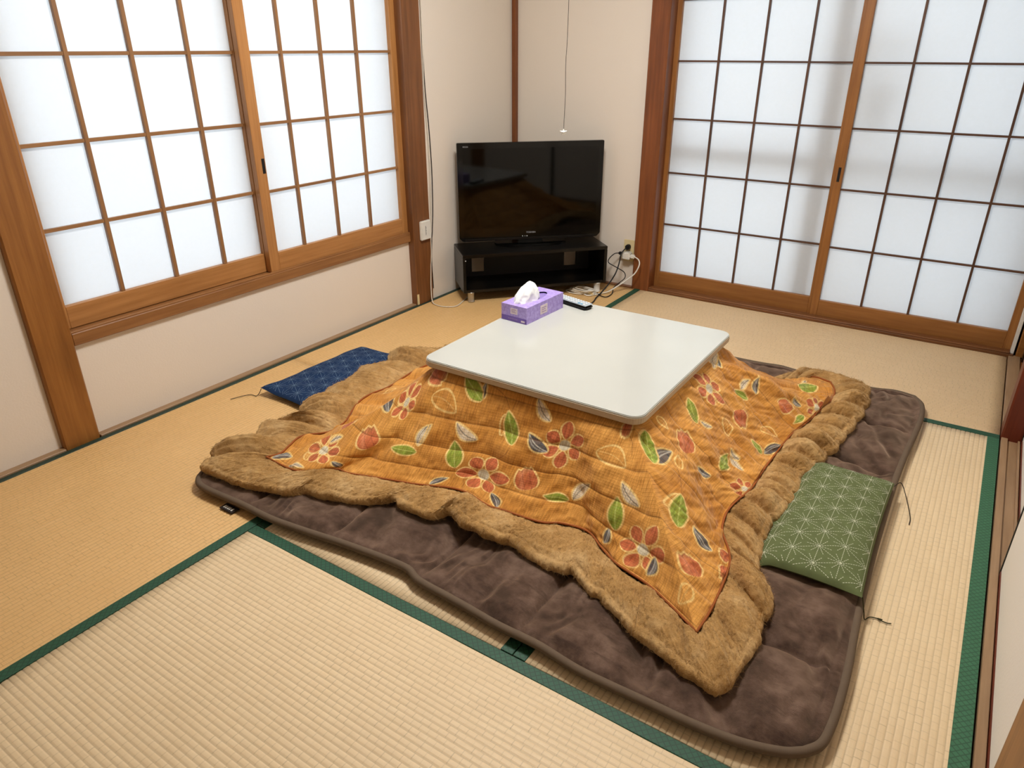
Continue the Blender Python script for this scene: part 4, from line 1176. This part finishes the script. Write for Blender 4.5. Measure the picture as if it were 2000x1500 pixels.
for i in range(5):
    pts = []
    cx, cy = 0.605 + 0.012 * i, -0.245 + 0.006 * rc.uniform(-1, 1)
    for j in range(9):
        a = 2 * math.pi * j / 9 + i * 0.5
        pts.append((cx + (0.062 + 0.008 * rc.uniform(-1, 1)) * math.cos(a), cy + (0.030 + 0.007 * rc.uniform(-1, 1)) * math.sin(a), 0.0045 + 0.0065 * i + 0.003 * rc.uniform(0, 1)))
    pts.append(pts[0])
    tube('loop', pts, 0.0032, MAT['off_white_cord'], coil, 70)
pb = tag(empty('cord_connector', (0.69, -0.235, 0.0)), 'small white connector block lying behind the remote control', 'connector')
box('body', 0.668, 0.715, -0.255, -0.215, 0.001, 0.028, MAT['white_plastic'], pb, 0.005, 2)
box('socket_face', 0.673, 0.710, -0.2565, -0.254, 0.006, 0.023, MAT['cream_plastic'], pb, 0.001)

# ------------------------------------------------------------------ ceiling lamp with its pull cord
lamp = tag(empty('ceiling_lamp', (1.34, -1.76, H)), 'round white ceiling lamp over the table', 'lamp')
MAT['lamp_glow'] = emis('lamp_diffuser', (1.0, 0.985, 0.96), LAMP)
lathe('mount', [(0.0005, 0.0), (0.06, 0.0), (0.06, -0.05), (0.0005, -0.05)], (1.34, -1.76, H), MAT['white_plastic'], lamp)
lathe('top_plate', [(0.0005, -0.05), (0.24, -0.05), (0.25, -0.065), (0.0005, -0.066)], (1.34, -1.76, H), MAT['white_plastic'], lamp, 36)
lathe('diffuser', [(0.235, -0.066), (0.25, -0.09), (0.24, -0.125), (0.18, -0.145), (0.0005, -0.15)], (1.34, -1.76, H), MAT['lamp_glow'], lamp, 28)
cord = tag(empty('pull_cord', (1.3535, -1.76, 1.02)), 'thin lamp pull cord with a small white star hanging before the wall', 'cord')
tube('string', [(1.361, -1.76, H - 0.15), (1.3585, -1.76, 1.36), (1.3548, -1.76, 1.20), (1.3562, -1.76, 1.12), (1.3540, -1.76, 1.03)], 0.0007, MAT['thread_dark'], cord, 60, 6)
bm = bmesh.new()
d0 = Vector((math.cos(0.55), math.sin(0.55), 0)); d1 = Vector((0, 0, 1)); dn_ = d0.cross(d1)
ring = []
for i in range(10):
    a = math.pi / 2 + i * math.pi / 5; r = 0.011 if i % 2 == 0 else 0.0045
    ring.append(bm.verts.new(Vector((1.3535, -1.76, 1.0215)) + d0 * (r * math.cos(a)) + d1 * (r * math.sin(a))))
f0 = bm.verts.new(Vector((1.3535, -1.76, 1.0215)) + dn_ * 0.004); f1 = bm.verts.new(Vector((1.3535, -1.76, 1.0215)) - dn_ * 0.004)
for i in range(10):
    bm.faces.new((ring[i], ring[(i + 1) % 10], f0)); bm.faces.new((ring[(i + 1) % 10], ring[i], f1))
MAT['star'] = plain('white_star_plastic', (250, 248, 240), 0.3)
finish('star_knob', bm, MAT['star'], cord)

# ------------------------------------------------------------------ tissue box
MB = Matrix.Translation((1.068, -1.664, TZ)) @ Matrix.Rotation(math.radians(-3.5), 4, 'Z')
tb = tag(empty('tissue_box', (1.125, -1.555, TZ)), 'lilac tissue box with a white tissue pulled out on the white table', 'tissue box')
bx, by, bz = 0.110, 0.228, 0.060
t = NT('lilac_card')
n_ = t.noise(t.coord(), 90, 5, 0.7); n2_ = t.noise(t.coord(), 260, 3, 0.7)
cc = t.ramp(n_, [(0.42, lin((160, 138, 210))), (0.58, lin((184, 164, 228)))])
cc = t.mix(t.ramp(n2_, [(0.52, (0, 0, 0)), (0.66, (0.5, 0.5, 0.5))]), cc, lin((132, 108, 190)))
t.color(cc); t.set(Roughness=0.45); MAT['lilac'] = t.m
MAT['violet'] = plain('violet_print', (112, 84, 168), 0.45)
MAT['label_print'] = plain('cream_print', (222, 206, 210), 0.5)
MAT['label_ink'] = plain('violet_ink', (150, 120, 170), 0.5)
bm = bmesh.new()
n = 48
outer = []; inner = []
ocx, ocy, orx, ory = bx / 2, by / 2, 0.030, 0.078
for i in range(n):
    a = 2 * math.pi * i / n
    ca, sa = math.cos(a), math.sin(a)
    k = min((bx / 2) / abs(ca) if abs(ca) > 1e-6 else 9, (by / 2) / abs(sa) if abs(sa) > 1e-6 else 9)
    # snap the four corners
    outer.append([bx / 2 + k * ca, by / 2 + k * sa]); inner.append((ocx + orx * ca, ocy + ory * sa))
for cx_, cy_ in ((0, 0), (bx, 0), (bx, by), (0, by)):
    j = min(range(n), key=lambda i: (outer[i][0] - cx_) ** 2 + (outer[i][1] - cy_) ** 2); outer[j] = [cx_, cy_]
vo = [bm.verts.new((x, y, bz)) for x, y in outer]; vi = [bm.verts.new((x, y, bz)) for x, y in inner]; vb = [bm.verts.new((x, y, 0.0003)) for x, y in outer]
for i in range(n):
    j = (i + 1) % n
    bm.faces.new((vo[i], vo[j], vi[j], vi[i])); bm.faces.new((vb[i], vb[j], vo[j], vo[i]))
bm.faces.new(vb[::-1])
bmesh.ops.transform(bm, matrix=MB, verts=bm.verts)
finish('carton', bm, MAT['lilac'], tb)
MAT['film'] = plain('slot_film', (150, 130, 200), 0.25)
bm = bmesh.new()
vs = [bm.verts.new((ocx + orx * 1.1 * math.cos(2 * math.pi * i / 24), ocy + ory * 1.05 * math.sin(2 * math.pi * i / 24), bz - 0.006)) for i in range(24)]
bm.faces.new(vs); bmesh.ops.transform(bm, matrix=MB, verts=bm.verts); finish('slot_film', bm, MAT['film'], tb)
box('printed_band', 0.0005, bx - 0.0005, -0.0006, 0.0, 0.0006, 0.019, MAT['violet'], tb, 0, 1, MB)
for i in range(6):
    box('printed_mark', 0.030 + i * 0.007, 0.035 + i * 0.007, -0.0010, -0.0006, 0.0085, 0.0115, MAT['label_ink'], tb, 0, 1, MB)
box('printed_mark', 0.086, 0.102, -0.0010, -0.0006, 0.005, 0.011, MAT['label_print'], tb, 0, 1, MB)
l1 = box('printed_label', 0.040, 0.070, -0.0007, 0.0, 0.028, 0.049, MAT['label_print'], tb, 0, 1, MB)
l2 = box('printed_label', bx, bx + 0.0007, 0.082, 0.125, 0.014, 0.047, MAT['label_print'], tb, 0, 1, MB)
for i in range(3):
    box('label_stroke', 0.044, 0.064 - 0.004 * (i % 2), -0.0010, -0.0006, 0.0335 + i * 0.005, 0.0352 + i * 0.005, MAT['label_ink'], l1, 0, 1, MB)
    box('label_stroke', bx + 0.0006, bx + 0.0010, 0.089, 0.118 - 0.005 * (i % 2), 0.021 + i * 0.0075, 0.0236 + i * 0.0075, MAT['label_ink'], l2, 0, 1, MB)
# tissue: a thin folded sheet rising like a sail from the slot
nu_, nv_ = 90, 40
a = np.linspace(0, 2 * np.pi, nu_, endpoint=False)[:, None]; h = np.linspace(0, 1, nv_)[None, :]
rad_ = 1 - 0.25 * h - 0.72 * h ** 3.2
fold = 1 + 0.20 * np.sin(3 * a + 2.4 * h) * (0.35 + 0.5 * h) + 0.10 * np.sin(7 * a - 3 * h) + 0.05 * np.sin(13 * a + 5 * h)
X = 0.050 + 0.032 * rad_ * np.cos(a) * fold + 0.004 * h
Y = 0.082 + 0.012 * h + 0.066 * rad_ * np.sin(a) * (0.9 + 0.1 * fold)
Zt = bz - 0.004 + 0.069 * h + 0.006 * np.sin(a * 2 + 1) * h * (1 - h) + 0 * a
P = np.stack(np.broadcast_arrays(X, Y, Zt), -1).copy()
P += 0.0022 * np.stack([vnoise(P[..., 1] * 130, P[..., 2] * 90, 5), vnoise(P[..., 0] * 130, P[..., 2] * 90, 6), 0 * P[..., 0]], -1)
me = grid_mesh('tissue', P, closed_u=True); me.transform(MB)
t = NT('tissue_paper'); t.color((0.86, 0.87, 0.86)); t.set(Roughness=0.95); t.b.inputs['Specular IOR Level'].default_value = 0.1
t.bump(t.noise(t.coord(), 220, 3), 0.3, 0.001); MAT['tissue'] = t.m
link('tissue', me, MAT['tissue'], tb)

# ------------------------------------------------------------------ remote control
MR = Matrix.Translation((1.118, -1.371, TZ)) @ Matrix.Rotation(math.atan2(-0.040, 0.168), 4, 'Z')
rm = tag(empty('remote_control', (1.20, -1.39, TZ)), 'slim remote control with pale buttons behind the tissue box', 'remote')
RL, RW = 0.172, 0.046
box('body', 0, RL, -RW / 2, RW / 2, 0.0008, 0.0165, MAT['black_gloss'], rm, 0.006, 3, MR)
MAT['silver'] = plain('silver_grey_plate', (172, 182, 188), 0.35)
MAT['button'] = plain('pale_button', (226, 230, 232), 0.4)
MAT['button_b'] = plain('blue_button', (120, 170, 200), 0.4)
box('face_plate', 0.003, RL - 0.003, -RW / 2 + 0.003, RW / 2 - 0.003, 0.0155, 0.0185, MAT['silver'], rm, 0.001, 1, MR)
bm = bmesh.new(); bm_box(bm, -0.0042, 0.0042, -0.0035, 0.0035, 0, 0.003, 0.001); meb = bpy.data.meshes.new('button'); bm.to_mesh(meb); bm.free(); meb.materials.append(MAT['button'])
meb2 = meb.copy(); meb2.materials.clear(); meb2.materials.append(MAT['button_b'])
for i in range(12):
    for j in range(3):
        o = bpy.data.objects.new('button', meb2 if (i in (9, 10) and j == 0) else meb); col.objects.link(o)
        o.matrix_world = MR @ Matrix.Translation((0.016 + i * 0.0128, -0.013 + j * 0.013, 0.0183))
        loc, rotq, sc_ = o.matrix_world.decompose(); o.location = loc; o.rotation_euler = rotq.to_euler(); attach(o, rm)

# ------------------------------------------------------------------ dark thing at the right edge
bk = tag(empty('black_case', (2.74, -0.03, 0.0)), 'black case standing on the alcove boards, cut off by the right edge', 'case')
box('body', 2.692, 2.78, -0.055, 0.005, -0.003, 0.100, MAT['black_satin'], bk, 0.006, 2)
box('lid', 2.690, 2.782, -0.057, 0.007, 0.100, 0.108, MAT['black_gloss'], bk, 0.003)
